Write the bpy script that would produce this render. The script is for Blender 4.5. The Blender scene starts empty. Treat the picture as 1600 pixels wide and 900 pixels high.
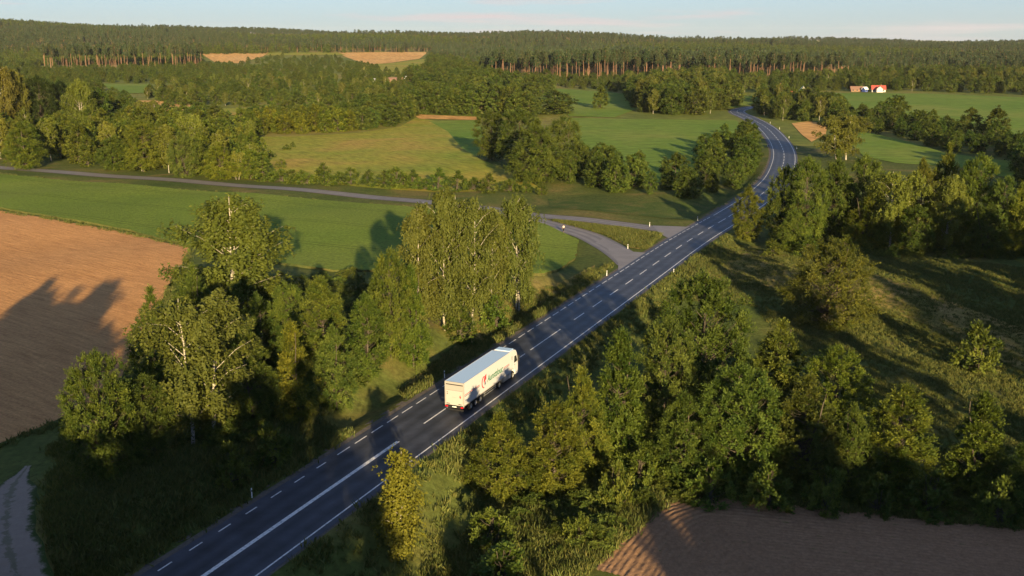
import bpy, bmesh, math, random
import numpy as np
from mathutils import Vector, geometry

# ------------------------------------------------------------------ camera, sky, sun, exposure
SC = bpy.context.scene
ROOT = SC.collection
R = math.radians
CAM_H, FPX, HORIZON = 44.0, 1600.0, 60.0
PITCH = math.atan((450.0 - HORIZON) / FPX)
SUN_AZ, SUN_EL = 169.0, 11.0            # azimuth clockwise from +Y (the sun stands behind the camera), elevation

cam = bpy.data.cameras.new('camera')
cam.sensor_width, cam.lens, cam.clip_end = 36.0, 36.0, 30000.0
cam_o = bpy.data.objects.new('camera', cam)
ROOT.objects.link(cam_o)
cam_o.location = (0, 0, CAM_H)
cam_o.rotation_euler = (math.pi / 2 - PITCH, 0, 0)
SC.camera = cam_o

world = bpy.data.worlds.new('World')
SC.world = world
world.use_nodes = True
wn, wl = world.node_tree.nodes, world.node_tree.links
bg = wn['Background']
sky = wn.new('ShaderNodeTexSky')
sky.sky_type = 'NISHITA'
sky.sun_disc = False
sky.sun_elevation, sky.sun_rotation = R(SUN_EL), R(SUN_AZ)
sky.air_density, sky.dust_density, sky.ozone_density, sky.altitude = 0.75, 0.0, 3.4, 300
tc = wn.new('ShaderNodeTexCoord')
mp = wn.new('ShaderNodeMapping'); mp.inputs['Scale'].default_value = (4.0, 4.0, 62.0); mp.inputs['Location'].default_value = (0.9, 4.4, 1.6)
nz = wn.new('ShaderNodeTexNoise'); nz.inputs['Scale'].default_value = 1.0; nz.inputs['Detail'].default_value = 7; nz.inputs['Roughness'].default_value = 0.55
rp = wn.new('ShaderNodeValToRGB')
rp.color_ramp.elements[0].position, rp.color_ramp.elements[1].position = 0.53, 0.66
mx = wn.new('ShaderNodeMix'); mx.data_type = 'RGBA'
mx.inputs['B'].default_value = (3.5, 3.1, 3.1, 1)
veil = wn.new('ShaderNodeMix'); veil.data_type = 'RGBA'
sxyz = wn.new('ShaderNodeSeparateXYZ'); vr = wn.new('ShaderNodeMapRange')          # haze of the low sky, thinning upwards, the same all round
for k_, v_ in (('From Min', 0.0), ('From Max', 0.24), ('To Min', 0.88), ('To Max', 0.05)): vr.inputs[k_].default_value = v_
wl.new(tc.outputs['Generated'], sxyz.inputs[0]); wl.new(sxyz.outputs['Z'], vr.inputs['Value']); wl.new(vr.outputs[0], veil.inputs['Factor'])
veil.inputs['B'].default_value = (1.95, 2.2, 2.4, 1)
fac = wn.new('ShaderNodeMath'); fac.operation = 'MULTIPLY'; fac.inputs[1].default_value = 0.92
wl.new(tc.outputs['Generated'], mp.inputs['Vector']); wl.new(mp.outputs[0], nz.inputs['Vector'])
wl.new(nz.outputs['Fac'], rp.inputs[0]); wl.new(rp.outputs[0], fac.inputs[0]); wl.new(fac.outputs[0], mx.inputs['Factor'])
wl.new(sky.outputs[0], veil.inputs['A']); wl.new(veil.outputs['Result'], mx.inputs['A'])
wl.new(mx.outputs['Result'], bg.inputs['Color'])
bg.inputs['Strength'].default_value = 0.075

sun = bpy.data.lights.new('sun', 'SUN')
sun.energy, sun.angle, sun.color = 5.0, R(0.6), (1.0, 0.745, 0.375)
sun_o = bpy.data.objects.new('sun', sun)
ROOT.objects.link(sun_o)
sdir = Vector((math.sin(R(SUN_AZ)) * math.cos(R(SUN_EL)), math.cos(R(SUN_AZ)) * math.cos(R(SUN_EL)), math.sin(R(SUN_EL))))
sun_o.rotation_euler = (-sdir).to_track_quat('-Z', 'Y').to_euler()
sun_o.location = (60, -60, 120)

SC.view_settings.view_transform = 'Standard'
SC.view_settings.look = 'None'
SC.view_settings.gamma = 1.0
SC.view_settings.exposure = 1.5
SC.render.engine = 'CYCLES'
cy = SC.cycles
cy.max_bounces, cy.diffuse_bounces, cy.glossy_bounces, cy.transmission_bounces, cy.transparent_max_bounces, cy.volume_bounces = 4, 3, 2, 3, 4, 0
cy.use_denoising = True
cy.caustics_reflective = cy.caustics_refractive = False

# ------------------------------------------------------------------ helpers
rng = np.random.default_rng(7)
random.seed(7)

def catmull(pts, step):
    """smooth polyline through pts, resampled about every `step` metres"""
    P = np.array(pts, float)
    P = np.vstack([2 * P[0] - P[1], P, 2 * P[-1] - P[-2]])
    out = []
    for i in range(1, len(P) - 2):
        p0, p1, p2, p3 = P[i - 1], P[i], P[i + 1], P[i + 2]
        n = max(2, int(np.linalg.norm(p2 - p1) / step * 1.5))
        t = np.linspace(0, 1, n, endpoint=False)[:, None]
        out.append(0.5 * ((2 * p1) + (-p0 + p2) * t + (2 * p0 - 5 * p1 + 4 * p2 - p3) * t ** 2 + (-p0 + 3 * p1 - 3 * p2 + p3) * t ** 3))
    out.append(P[-2][None])
    Q = np.vstack(out)
    s = np.concatenate([[0], np.cumsum(np.linalg.norm(np.diff(Q, axis=0), axis=1))])
    t = np.arange(0, s[-1], step)
    return np.stack([np.interp(t, s, Q[:, 0]), np.interp(t, s, Q[:, 1])], 1)

def flat(px, py, z=0.0):
    """ground point of the level valley floor seen at a pixel of the 1600 x 900 photograph"""
    u, r = (450 - py) / FPX, (px - 800) / FPX
    dy, dz = math.cos(PITCH) + u * math.sin(PITCH), -math.sin(PITCH) + u * math.cos(PITCH)
    t = (z - CAM_H) / dz
    return (r * t, dy * t)

# main road centre line (metres): a long straight, then an S bend
_h = R(24.0)
_a0 = np.array([-25.8, 78.3])
ROAD_PTS = [tuple(_a0 + np.array([math.sin(_h), math.cos(_h)]) * k) for k in (-190, -130, -80, -40, 0, 40, 80, 120, 160)]
ROAD_PTS += [flat(*p) for p in ((1148, 333), (1186, 307), (1213, 281), (1223, 259), (1225, 241), (1220, 226), (1211, 213), (1198, 200), (1182, 190), (1167, 182.5), (1155, 177.5), (1152, 173.5), (1161, 170), (1180, 167), (1215, 164))]
ROAD = catmull(ROAD_PTS, 2.0)
RT = np.gradient(ROAD, axis=0); RT /= np.linalg.norm(RT, axis=1)[:, None]
ROAD_S = np.concatenate([[0], np.cumsum(np.linalg.norm(np.diff(ROAD, axis=0), axis=1))])

def sstep(a, b, x):
    t = np.clip((x - a) / (b - a), 0, 1)
    return t * t * (3 - 2 * t)

def road_d(X, Y):
    """signed distance to the main road, positive to the right of it"""
    X, Y = np.asarray(X, float).ravel(), np.asarray(Y, float).ravel()
    d = np.full(X.shape, 999.0)
    m = (X > -160) & (X < 260) & (Y > -140) & (Y < 760)
    if m.any():
        P = np.stack([X[m], Y[m]], 1)
        out = np.empty(len(P))
        for i in range(0, len(P), 20000):
            q = P[i:i + 20000]
            D = ((q[:, None, :] - ROAD[None, ::2, :]) ** 2).sum(2)
            j = D.argmin(1) * 2
            v = q - ROAD[j]
            sg = np.sign(v[:, 0] * RT[j, 1] - v[:, 1] * RT[j, 0])
            out[i:i + 20000] = np.sqrt(D.min(1)) * sg
        d[m] = out
    return d

def height(X, Y, d=None):
    shp = np.shape(X)
    X, Y = np.asarray(X, float).ravel(), np.asarray(Y, float).ravel()
    s = X / np.maximum(Y, 200)
    A = np.interp(s, [-0.9, -0.5, -0.25, 0.0, 0.25, 0.5, 0.9], [92, 86, 60, 38, 24, 14, 12])
    z = A * sstep(650, 3600, Y) * 0.35 + A * 0.65 * sstep(1500, 3500, Y)
    z = z + 9 * np.sin(X / 310 + 1) * np.sin(Y / 420) * sstep(1300, 2600, Y)
    if d is None:
        d = road_d(X, Y)
    near = 1 - sstep(300, 420, Y)
    und = (0.35 * np.sin(X / 9.7 + 0.4 * np.sin(Y / 13)) * np.sin(Y / 12.3) + 0.25 * np.sin(X / 23 + 2) * np.cos(Y / 19))
    ad = np.abs(d)
    und = und * sstep(9, 30, ad) * near
    # ditch and bank beside the road
    br = sstep(40, 90, Y) * (1 - sstep(185, 215, Y))
    left = -1.1 * sstep(6.6, 9, ad) + (1.1 + 1.7 * br) * sstep(9.6, 16, ad) - 1.7 * br * sstep(18, 32, ad)
    low = sstep(20, 60, Y) * (1 - sstep(150, 195, Y))         # the road runs on a low embankment here
    right = -1.0 * sstep(6.4, 9.5, ad) + 1.0 * sstep(11, 22, ad) - 3.2 * sstep(6.6, 15, ad) * low * (1 - sstep(70, 120, ad))
    side = np.where(d < 0, left, right) * near
    jn = np.hypot(X - 24, Y - 205)                       # no ditch where the side roads join
    side = side * sstep(17, 27, jn) * sstep(12, 22, np.hypot(X - 43, Y - 240))
    return (z + und + side).reshape(shp)

def hz(x, y):
    return float(height(np.array([x]), np.array([y]))[0])

def at(px, py):
    """terrain point seen at a pixel of the photograph"""
    u, r = (450 - py) / FPX, (px - 800) / FPX
    dy, dz = math.cos(PITCH) + u * math.sin(PITCH), -math.sin(PITCH) + u * math.cos(PITCH)
    k, dzk = r / dy, dz / dy
    Ys = np.concatenate([np.arange(60, 700, 1.0), np.geomspace(700, 9000, 900)])
    h = height(Ys * k, Ys)
    below = (CAM_H + Ys * dzk) <= h
    i = int(np.argmax(below)) if below.any() else len(Ys) - 1
    Y = Ys[i]
    if i > 0:
        a, b = CAM_H + Ys[i - 1] * dzk - h[i - 1], CAM_H + Ys[i] * dzk - h[i]
        Y = Ys[i - 1] + (Ys[i] - Ys[i - 1]) * a / max(a - b, 1e-9)
    return np.array([Y * k, Y])

def hgt_at(Y, py):
    u = (450 - py) / FPX
    return CAM_H + (-math.sin(PITCH) + u * math.cos(PITCH)) / (math.cos(PITCH) + u * math.sin(PITCH)) * Y

def mesh_np(name, V, F4=None, F3=None, mats=None, mat_idx=None, attrs=None, smooth=False):
    V = np.asarray(V, np.float32)
    me = bpy.data.meshes.new(name)
    me.vertices.add(len(V)); me.vertices.foreach_set('co', V.ravel())
    loops, starts, n = [], [], 0
    if F4 is not None and len(F4):
        F4 = np.asarray(F4, np.int32); loops.append(F4.ravel()); starts.append(np.arange(len(F4)) * 4); n = F4.size
    if F3 is not None and len(F3):
        F3 = np.asarray(F3, np.int32); loops.append(F3.ravel()); starts.append(n + np.arange(len(F3)) * 3)
    L, S = np.concatenate(loops).astype(np.int32), np.concatenate(starts).astype(np.int32)
    me.loops.add(len(L)); me.loops.foreach_set('vertex_index', L)
    me.polygons.add(len(S)); me.polygons.foreach_set('loop_start', S)
    if mat_idx is not None: me.polygons.foreach_set('material_index', np.asarray(mat_idx, np.int32))
    if smooth: me.polygons.foreach_set('use_smooth', np.ones(len(S), bool))
    for k, (dom, arr) in (attrs or {}).items():
        a = me.attributes.new(k, 'FLOAT', dom); a.data.foreach_set('value', np.asarray(arr, np.float32).ravel())
    for m in (mats or []): me.materials.append(m)
    me.update(calc_edges=True)
    return me

def link(name, data, parent=None, label=None, cat=None, group=None, kind=None, loc=None):
    o = bpy.data.objects.new(name, data)
    ROOT.objects.link(o)
    if parent is not None: o.parent = parent
    if loc is not None: o.location = loc
    if label: o['label'] = label
    if cat: o['category'] = cat
    if group: o['group'] = group
    if kind: o['kind'] = kind
    return o

def empty(name, loc, rz=0, **kw):
    o = link(name, None, loc=loc, **kw)
    o.rotation_euler = (0, 0, rz); o.empty_display_size = 0.5
    return o

# ------------------------------------------------------------------ materials
class Nodes:
    def __init__(self, name, rough=0.9, spec=0.2):
        self.m = bpy.data.materials.new(name); self.m.use_nodes = True
        self.t = self.m.node_tree; self.b = self.t.nodes['Principled BSDF']; self.out = self.t.nodes['Material Output']
        self.b.inputs['Roughness'].default_value = rough
        self.b.inputs['Specular IOR Level'].default_value = spec
    def n(self, typ, **inp):
        nd = self.t.nodes.new(typ)
        for k, v in inp.items(): nd.inputs[k.replace('_', ' ')].default_value = v
        return nd
    def l(self, a, b): self.t.links.new(a, b); return self
    def geo(self): return self.n('ShaderNodeNewGeometry').outputs['Position']
    def noise(self, scale, detail=5, rough=0.55, vec=None, dist=0.0):
        nd = self.n('ShaderNodeTexNoise', Scale=scale, Detail=detail, Roughness=rough, Distortion=dist)
        self.l(vec or self.geo(), nd.inputs['Vector']); return nd.outputs['Fac']
    def mapped(self, rot=0, scale=(1, 1, 1), vec=None):
        nd = self.n('ShaderNodeMapping', Rotation=(0, 0, rot), Scale=tuple(1 / q for q in scale)); nd.vector_type = 'TEXTURE'
        self.l(vec or self.geo(), nd.inputs['Vector']); return nd.outputs[0]
    def ramp(self, fac, stops):
        nd = self.t.nodes.new('ShaderNodeValToRGB'); e = nd.color_ramp.elements
        while len(e) < len(stops): e.new(0.5)
        for x, (p, c) in zip(e, stops): x.position = p; x.color = (*c, 1) if len(c) == 3 else c
        self.l(fac, nd.inputs[0]); return nd.outputs[0]
    def mix(self, fac, a, b, mode='MIX'):
        nd = self.t.nodes.new('ShaderNodeMix'); nd.data_type = 'RGBA'; nd.blend_type = mode
        for v, s in ((fac, nd.inputs['Factor']), (a, nd.inputs['A']), (b, nd.inputs['B'])):
            if isinstance(v, (int, float)): s.default_value = v
            elif isinstance(v, tuple): s.default_value = (*v, 1)
            else: self.l(v, s)
        return nd.outputs['Result']
    def math(self, op, a, b=0.5):
        nd = self.t.nodes.new('ShaderNodeMath'); nd.operation = op
        for v, s in ((a, nd.inputs[0]), (b, nd.inputs[1])):
            if isinstance(v, (int, float)): s.default_value = v
            else: self.l(v, s)
        return nd.outputs[0]
    def color(self, c):
        if isinstance(c, tuple): self.b.inputs['Base Color'].default_value = (*c, 1)
        else: self.l(c, self.b.inputs['Base Color'])
        return self
    def bump(self, h, strength=0.5, dist=0.1):
        nd = self.n('ShaderNodeBump', Strength=strength, Distance=dist)
        self.l(h, nd.inputs['Height']); self.l(nd.outputs[0], self.b.inputs['Normal']); return self

def plain(name, c, rough=0.5, spec=0.4, metal=0.0, var=0.0, coat=0.0):
    n = Nodes(name, rough, spec)
    n.b.inputs['Metallic'].default_value = metal
    n.b.inputs['Coat Weight'].default_value = coat
    if var:
        f = n.noise(9.0, 4)
        n.color(n.mix(f, tuple(x * (1 - var) for x in c), tuple(min(1, x * (1 + var)) for x in c)))
    else: n.color(c)
    return n.m

def grass_mat(name, a, b, c, patch=0.06, fine=1.6, bump=0.35, streak=None, tram=None):
    n = Nodes(name, 0.95, 0.05)
    big = n.noise(patch, 6, 0.6, dist=0.6)
    col = n.ramp(big, [(0.32, a), (0.52, b), (0.68, c)])
    v = n.mapped(streak[0], streak[1]) if streak else None
    fn = n.noise(fine, 8, 0.75, v)
    col = n.mix(0.9, col, n.ramp(fn, [(0.3, (0.45, 0.45, 0.45)), (0.7, (1.35, 1.35, 1.3))]), 'MULTIPLY')
    if tram:                                   # wheel tracks of the sprayer through the crop
        sp = n.n('ShaderNodeSeparateXYZ'); n.l(n.mapped(tram[0]), sp.inputs[0])
        wob = n.math('ADD', sp.outputs['Y'], n.math('MULTIPLY', n.noise(0.03, 2), 3.0))
        fr = n.math('MULTIPLY', n.math('FRACT', n.math('DIVIDE', wob, tram[1]), 0), tram[1])
        t1 = n.math('ABSOLUTE', n.math('SUBTRACT', n.math('ABSOLUTE', n.math('SUBTRACT', fr, tram[1] / 2)), 0.9))
        w = n.n('ShaderNodeMapRange', From_Min=0.1, From_Max=0.45, To_Min=tram[2], To_Max=1.0); n.l(t1, w.inputs['Value'])
        col = n.mix(1.0, col, w.outputs[0], 'MULTIPLY')
    n.color(col)
    return n.bump(n.noise(fine * 2.2, 5, 0.75, v), bump, 0.35).m

M = {}
M['ground'] = grass_mat('rough_grass', (0.055, 0.085, 0.022), (0.10, 0.12, 0.032), (0.18, 0.15, 0.052), 0.045, 1.1)
M['crop'] = grass_mat('green_crop', (0.125, 0.19, 0.03), (0.15, 0.21, 0.034), (0.175, 0.225, 0.042), 0.02, 1.5, 0.6, None, (R(-27), 21.0, 0.72))
M['crop_side'] = grass_mat('crop_stalks', (0.06, 0.08, 0.025), (0.09, 0.095, 0.03), (0.12, 0.11, 0.04), 0.2, 3.0)
M['meadow'] = grass_mat('mown_meadow', (0.20, 0.25, 0.032), (0.28, 0.265, 0.045), (0.36, 0.255, 0.065), 0.022, 0.5, 0.2, (0.5, (1, 0.25, 1)))
M['pasture'] = grass_mat('green_pasture', (0.12, 0.205, 0.03), (0.15, 0.225, 0.036), (0.20, 0.24, 0.05), 0.012, 0.4, 0.2, (-0.2, (0.3, 1, 1)), (R(-14), 16.0, 0.82))
M['farland'] = grass_mat('valley_grass', (0.10, 0.14, 0.03), (0.16, 0.18, 0.04), (0.26, 0.21, 0.07), 0.008, 0.12, 0.1)
M['stubble'] = grass_mat('ripe_stubble', (0.52, 0.29, 0.10), (0.6, 0.35, 0.13), (0.62, 0.4, 0.17), 0.01, 0.2, 0.1, (0.3, (1, 0.2, 1)))
M['drygrass'] = grass_mat('dry_golden_grass', (0.13, 0.13, 0.035), (0.24, 0.19, 0.06), (0.32, 0.23, 0.09), 0.12, 1.2, 0.6)
M['verge'] = grass_mat('mown_verge', (0.05, 0.085, 0.02), (0.075, 0.105, 0.028), (0.13, 0.12, 0.04), 0.16, 2.4, 0.3)

def soil(name, a, b, rot, ring=None, spacing=0.8):
    n = Nodes(name, 0.95, 0.05)
    if ring is None:
        v = n.mapped(rot, (0.05, 0.5, 1.0))
        row = n.ramp(n.noise(2.2 / spacing, 7, 0.8, v), [(0.3, (0, 0, 0)), (0.7, (1, 1, 1))])
    else:
        row = n.noise(1.0, 5, 0.7)
    clod = n.noise(2.6, 6, 0.75)
    patch = n.noise(0.035, 4, 0.6)
    col = n.mix(row, a, b)
    col = n.mix(0.8, col, n.ramp(clod, [(0.3, (0.6, 0.6, 0.6)), (0.7, (1.3, 1.3, 1.3))]), 'MULTIPLY')
    col = n.mix(0.35, col, n.ramp(patch, [(0.35, (0.8, 0.78, 0.75)), (0.65, (1.15, 1.15, 1.15))]), 'MULTIPLY')
    n.color(col)
    return n.bump(n.math('ADD', row, n.math('MULTIPLY', clod, 0.5)), 0.5, 0.25).m
M['soil_left'] = soil('harrowed_soil', (0.36, 0.175, 0.07), (0.66, 0.36, 0.145), R(-37))
M['soil_right'] = soil('ploughed_soil', (0.22, 0.13, 0.072), (0.34, 0.21, 0.125), 0, ring=1)

def asphalt(name, c, patchy=0.38):
    n = Nodes(name, 0.6, 0.35)
    f = n.noise(22, 3, 0.8); p = n.noise(0.35, 5, 0.6)
    col = n.mix(0.7, c, n.ramp(f, [(0.3, (0.75, 0.75, 0.75)), (0.7, (1.25, 1.25, 1.25))]), 'MULTIPLY')
    col = n.mix(1.0, col, n.ramp(p, [(0.3, (1 - patchy,) * 3), (0.7, (1 + patchy,) * 3)]), 'MULTIPLY')
    at_ = n.n('ShaderNodeAttribute'); at_.attribute_name = 'across'
    w = n.n('ShaderNodeMapRange', From_Min=0.0, From_Max=0.9, To_Min=0.66, To_Max=1.14)
    s1 = n.math('ABSOLUTE', n.math('SUBTRACT', n.math('ABSOLUTE', at_.outputs['Fac']), 2.05))
    s2 = n.math('ABSOLUTE', n.math('SUBTRACT', s1, 0.95))      # two wheel tracks in each lane
    n.l(s2, w.inputs['Value'])
    n.color(n.mix(1.0, col, w.outputs[0], 'MULTIPLY'))
    return n.bump(f, 0.15, 0.02).m
M['asphalt'] = asphalt('asphalt', (0.042, 0.048, 0.064))
M['asphalt_old'] = asphalt('weathered_asphalt', (0.17, 0.155, 0.145), 0.15)
M['gravel'] = soil('gravel_shoulder', (0.10, 0.09, 0.08), (0.17, 0.15, 0.13), 0, ring=1)
def track_mat():
    n = Nodes('sandy_track', 0.95, 0.05)
    a_ = n.n('ShaderNodeAttribute'); a_.attribute_name = 'across'
    x = n.math('ABSOLUTE', a_.outputs['Fac'])
    w = n.math('ADD', x, n.math('MULTIPLY', n.math('SUBTRACT', n.noise(0.9, 6, 0.7), 0.5), 2.6))
    sand = n.mix(n.noise(1.7, 6, 0.7), (0.22, 0.175, 0.14), (0.34, 0.285, 0.24))
    n.color(n.mix(n.ramp(w, [(0.18, (0, 0, 0)), (0.42, (1, 1, 1))]), n.mix(0.55, (0.05, 0.075, 0.02), sand), n.mix(n.math('SMOOTH_MIN', n.math('MAXIMUM', n.math('MULTIPLY', n.math('SUBTRACT', w, 1.75), 2.2), 0.0), 1.0), sand, (0.045, 0.07, 0.02))))
    return n.bump(n.noise(3.0, 6, 0.75), 0.4, 0.15).m
M['sandtrack'] = track_mat()

def paint(name):
    n = Nodes(name, 0.6, 0.3)
    w = n.noise(3.5, 6, 0.75)
    n.color(n.mix(n.ramp(w, [(0.34, (0, 0, 0)), (0.52, (1, 1, 1))]), (0.30, 0.31, 0.33), (0.74, 0.74, 0.73)))
    return n.m
M['paint'] = paint('worn_road_paint')

def leaf_mat(name, dark, light, trans=0.35):
    n = Nodes(name, 0.62, 0.18)
    a = n.n('ShaderNodeAttribute'); a.attribute_name = 'tint'
    oi = n.n('ShaderNodeObjectInfo')
    col = n.mix(a.outputs['Fac'], dark, light)
    col = n.mix(1.0, col, oi.outputs['Color'], 'MULTIPLY')
    hsv = n.n('ShaderNodeHueSaturation')
    hu = n.n('ShaderNodeMapRange', To_Min=0.482, To_Max=0.518); n.l(oi.outputs['Random'], hu.inputs['Value'])
    rr = n.math('FRACT', n.math('MULTIPLY', oi.outputs['Random'], 17.31), 0)
    va = n.n('ShaderNodeMapRange', To_Min=0.82, To_Max=1.2); n.l(rr, va.inputs['Value'])
    n.l(hu.outputs[0], hsv.inputs['Hue']); n.l(va.outputs[0], hsv.inputs['Value']); n.l(col, hsv.inputs['Color'])
    c = hsv.outputs[0]
    n.color(c)
    tr = n.t.nodes.new('ShaderNodeBsdfTranslucent'); n.l(n.mix(1.0, c, (1.25, 1.15, 0.55), 'MULTIPLY'), tr.inputs['Color'])
    ms = n.t.nodes.new('ShaderNodeMixShader'); ms.inputs[0].default_value = trans
    n.l(n.b.outputs[0], ms.inputs[1]); n.l(tr.outputs[0], ms.inputs[2]); n.l(ms.outputs[0], n.out.inputs['Surface'])
    return n.m
M['leaf'] = leaf_mat('leaves', (0.046, 0.076, 0.014), (0.128, 0.158, 0.029))
M['birch_leaf'] = leaf_mat('birch_leaves', (0.062, 0.08, 0.015), (0.12, 0.135, 0.026))
M['needle'] = leaf_mat('pine_needles', (0.03, 0.052, 0.024), (0.065, 0.086, 0.036), 0.1)
M['blade'] = leaf_mat('grass_blades', (0.06, 0.085, 0.02), (0.15, 0.155, 0.045), 0.3)

def bark(name, a, b, scale, zs=1.0, grad=None):
    n = Nodes(name, 0.85, 0.1)
    tcn = n.n('ShaderNodeTexCoord')
    v = n.mapped(0, (1, 1, zs), tcn.outputs['Object'])
    f = n.noise(scale, 5, 0.7, v)
    col = n.ramp(f, [(0.38, a), (0.5, b)])
    if grad:
        sx = n.n('ShaderNodeSeparateXYZ'); n.l(tcn.outputs['Object'], sx.inputs[0])
        g = n.n('ShaderNodeMapRange', From_Min=grad[1], From_Max=grad[2]); n.l(sx.outputs['Z'], g.inputs['Value'])
        col = n.mix(g.outputs[0], col, grad[0])
    n.color(col)
    return n.m
M['bark'] = bark('grey_bark', (0.04, 0.034, 0.028), (0.085, 0.072, 0.058), 3, 0.3)
M['birch_bark'] = bark('birch_bark', (0.08, 0.075, 0.065), (0.35, 0.325, 0.275), 2.2, 3.5)
M['pine_bark'] = bark('pine_bark', (0.13, 0.085, 0.06), (0.22, 0.13, 0.085), 2, 0.4, ((0.25, 0.145, 0.10), 6, 13))

# ------------------------------------------------------------------ ground
def axis(lo, hi, step, far, n):
    core = np.arange(lo, hi + 0.01, step)
    g = np.cumsum(step * np.power(np.linspace(1, 1, n), 1) * np.exp(np.linspace(0, 1, n) * math.log(60)))
    g = g / g[-1] * far
    return core, g
cx, gx = axis(-130, 130, 1.6, 9000, 70)
AX = np.concatenate([-(130 + gx[::-1]), cx, 130 + gx])
cyv, gy = axis(-40, 420, 1.6, 10500, 110)
AY = np.concatenate([[-1200, -800, -500, -320, -220, -150, -110, -80, -60, -50], cyv, 420 + gy])
GX, GY = np.meshgrid(AX, AY)
GZ = height(GX, GY)
nx, ny = len(AX), len(AY)
I = np.arange(nx * ny).reshape(ny, nx)
F = np.stack([I[:-1, :-1], I[:-1, 1:], I[1:, 1:], I[1:, :-1]], -1).reshape(-1, 4)
fy = GY[:-1, :-1].ravel()
me = mesh_np('ground', np.stack([GX, GY, GZ], -1).reshape(-1, 3), F, mats=[M['ground'], M['farland']], mat_idx=(fy > 430).astype(int), smooth=True)
link('ground', me, kind='structure')

def in_poly(P, poly):
    x, y = P[:, 0], P[:, 1]
    ins = np.zeros(len(P), bool)
    j = len(poly) - 1
    for i in range(len(poly)):
        xi, yi, xj, yj = *poly[i], *poly[j]
        c = ((yi > y) != (yj > y)) & (x < (xj - xi) * (y - yi) / (yj - yi + 1e-12) + xi)
        ins ^= c
        j = i
    return ins

_lift = [0]
def sheet(name, poly, mat, zoff=0.03, sp=3.0, raise_=0.0, side=None, jag=0.0, kind='structure', parent=None):
    """a piece of land cover draped on the terrain; raise_ gives standing crop its height"""
    if 'road' not in name:                      # no two sheets in one plane
        _lift[0] += 1; zoff += _lift[0] * (0.02 if zoff > 0.1 else 0.004)
    poly = [np.array(p, float) for p in poly]
    B = []
    for a, b in zip(poly, poly[1:] + poly[:1]):
        n = max(1, int(np.linalg.norm(b - a) / sp))
        for k in range(n): B.append(a + (b - a) * k / n)
    B = np.array(B)
    if jag: B = B + rng.normal(0, jag, B.shape)
    if 'road' not in name:                      # land cover stops short of the carriageway
        for _ in range(8):
            dd = road_d(B[:, 0], B[:, 1]); k = np.abs(dd) < 6.9
            if not k.any(): break
            for i in np.nonzero(k)[0]:
                j = ((ROAD - B[i]) ** 2).sum(1).argmin()
                B[i] = ROAD[j] + np.array([RT[j, 1], -RT[j, 0]]) * (7.2 if dd[i] > 0 else -7.2)
    lo, hi = B.min(0), B.max(0)
    gx_, gy_ = np.meshgrid(np.arange(lo[0], hi[0], sp), np.arange(lo[1], hi[1], sp))
    P = np.stack([gx_.ravel(), gy_.ravel()], 1) + rng.normal(0, sp * 0.08, (gx_.size, 2))
    P = P[in_poly(P, B)]
    allv = [Vector(p) for p in np.vstack([B, P])]
    vs, _, fs, *_ = geometry.delaunay_2d_cdt(allv, [(i, (i + 1) % len(B)) for i in range(len(B))], [], 1, 1e-4)
    V2 = np.array([(v.x, v.y) for v in vs])
    z = height(V2[:, 0], V2[:, 1]) + zoff + raise_
    V = np.column_stack([V2, z])
    F3 = np.array([f for f in fs if len(f) == 3], int)
    # keep every face looking up
    a, b, c = V2[F3[:, 0]], V2[F3[:, 1]], V2[F3[:, 2]]
    flip = ((b - a)[:, 0] * (c - a)[:, 1] - (b - a)[:, 1] * (c - a)[:, 0]) < 0
    F3[flip] = F3[flip][:, ::-1]
    F4, mi = None, None
    if raise_:
        nB = len(B)
        top = np.column_stack([B, height(B[:, 0], B[:, 1]) + zoff + raise_])
        bot = np.column_stack([B + rng.normal(0, 0.12, B.shape), height(B[:, 0], B[:, 1]) - 0.05])
        k = len(V)
        V = np.vstack([V, top, bot])
        i0 = np.arange(nB); i1 = (i0 + 1) % nB
        F4 = np.stack([k + i0, k + i1, k + nB + i1, k + nB + i0], 1)
        mi = np.concatenate([np.ones(len(F4)), np.zeros(len(F3))])
    me = mesh_np(name, V, F4, F3, mats=[mat] + ([side] if side else []), mat_idx=mi, smooth=not raise_)
    return link(name, me, kind=kind, parent=parent)

def pp(*pts): return [at(x, y) for x, y in pts]

# harrowed field on the left, standing green crop behind it
sheet('harrowed_field', pp((-120, 300), (0, 329), (100, 346), (200, 364), (297, 388), (268, 440), (225, 520), (190, 590), (130, 640), (60, 668), (0, 694), (-140, 740)), M['soil_left'], 0.05, 2.5, jag=0.15)
sheet('crop_field', pp((-200, 256), (0, 274), (180, 288), (340, 302), (520, 316), (660, 327), (770, 337), (850, 352), (905, 378), (900, 405), (850, 430), (780, 445), (640, 425), (520, 425), (430, 412), (300, 386), (200, 361), (100, 343), (0, 326), (-200, 282)), M['crop'], 0.03, 2.2, raise_=0.4, side=M['crop_side'], jag=0.12)
# fields beyond the side road
sheet('golden_meadow', pp((405, 214), (470, 213), (560, 208), (625, 198), (650, 184), (680, 189), (700, 205), (725, 232), (752, 250), (800, 270), (848, 296), (700, 301), (560, 292), (440, 280), (400, 262), (395, 235)), M['meadow'], 0.08, 5)
sheet('green_meadow', pp((670, 189), (745, 188), (760, 215), (745, 245), (722, 232), (700, 206)), M['pasture'], 0.08, 5)
sheet('stubble_strip', pp((645, 179), (745, 183), (748, 188), (655, 186)), M['stubble'], 0.12, 6)
sheet('green_pasture', pp((880, 184), (960, 186), (1060, 187), (1150, 188), (1165, 200), (1140, 222), (1095, 245), (1080, 285), (1010, 285), (950, 270), (905, 240), (895, 205)), M['pasture'], 0.08, 5)
sheet('pasture_strip', pp((810, 139), (880, 139), (980, 147), (1010, 165), (960, 184), (890, 182), (868, 165), (830, 158)), M['pasture'], 0.12, 9)
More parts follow.
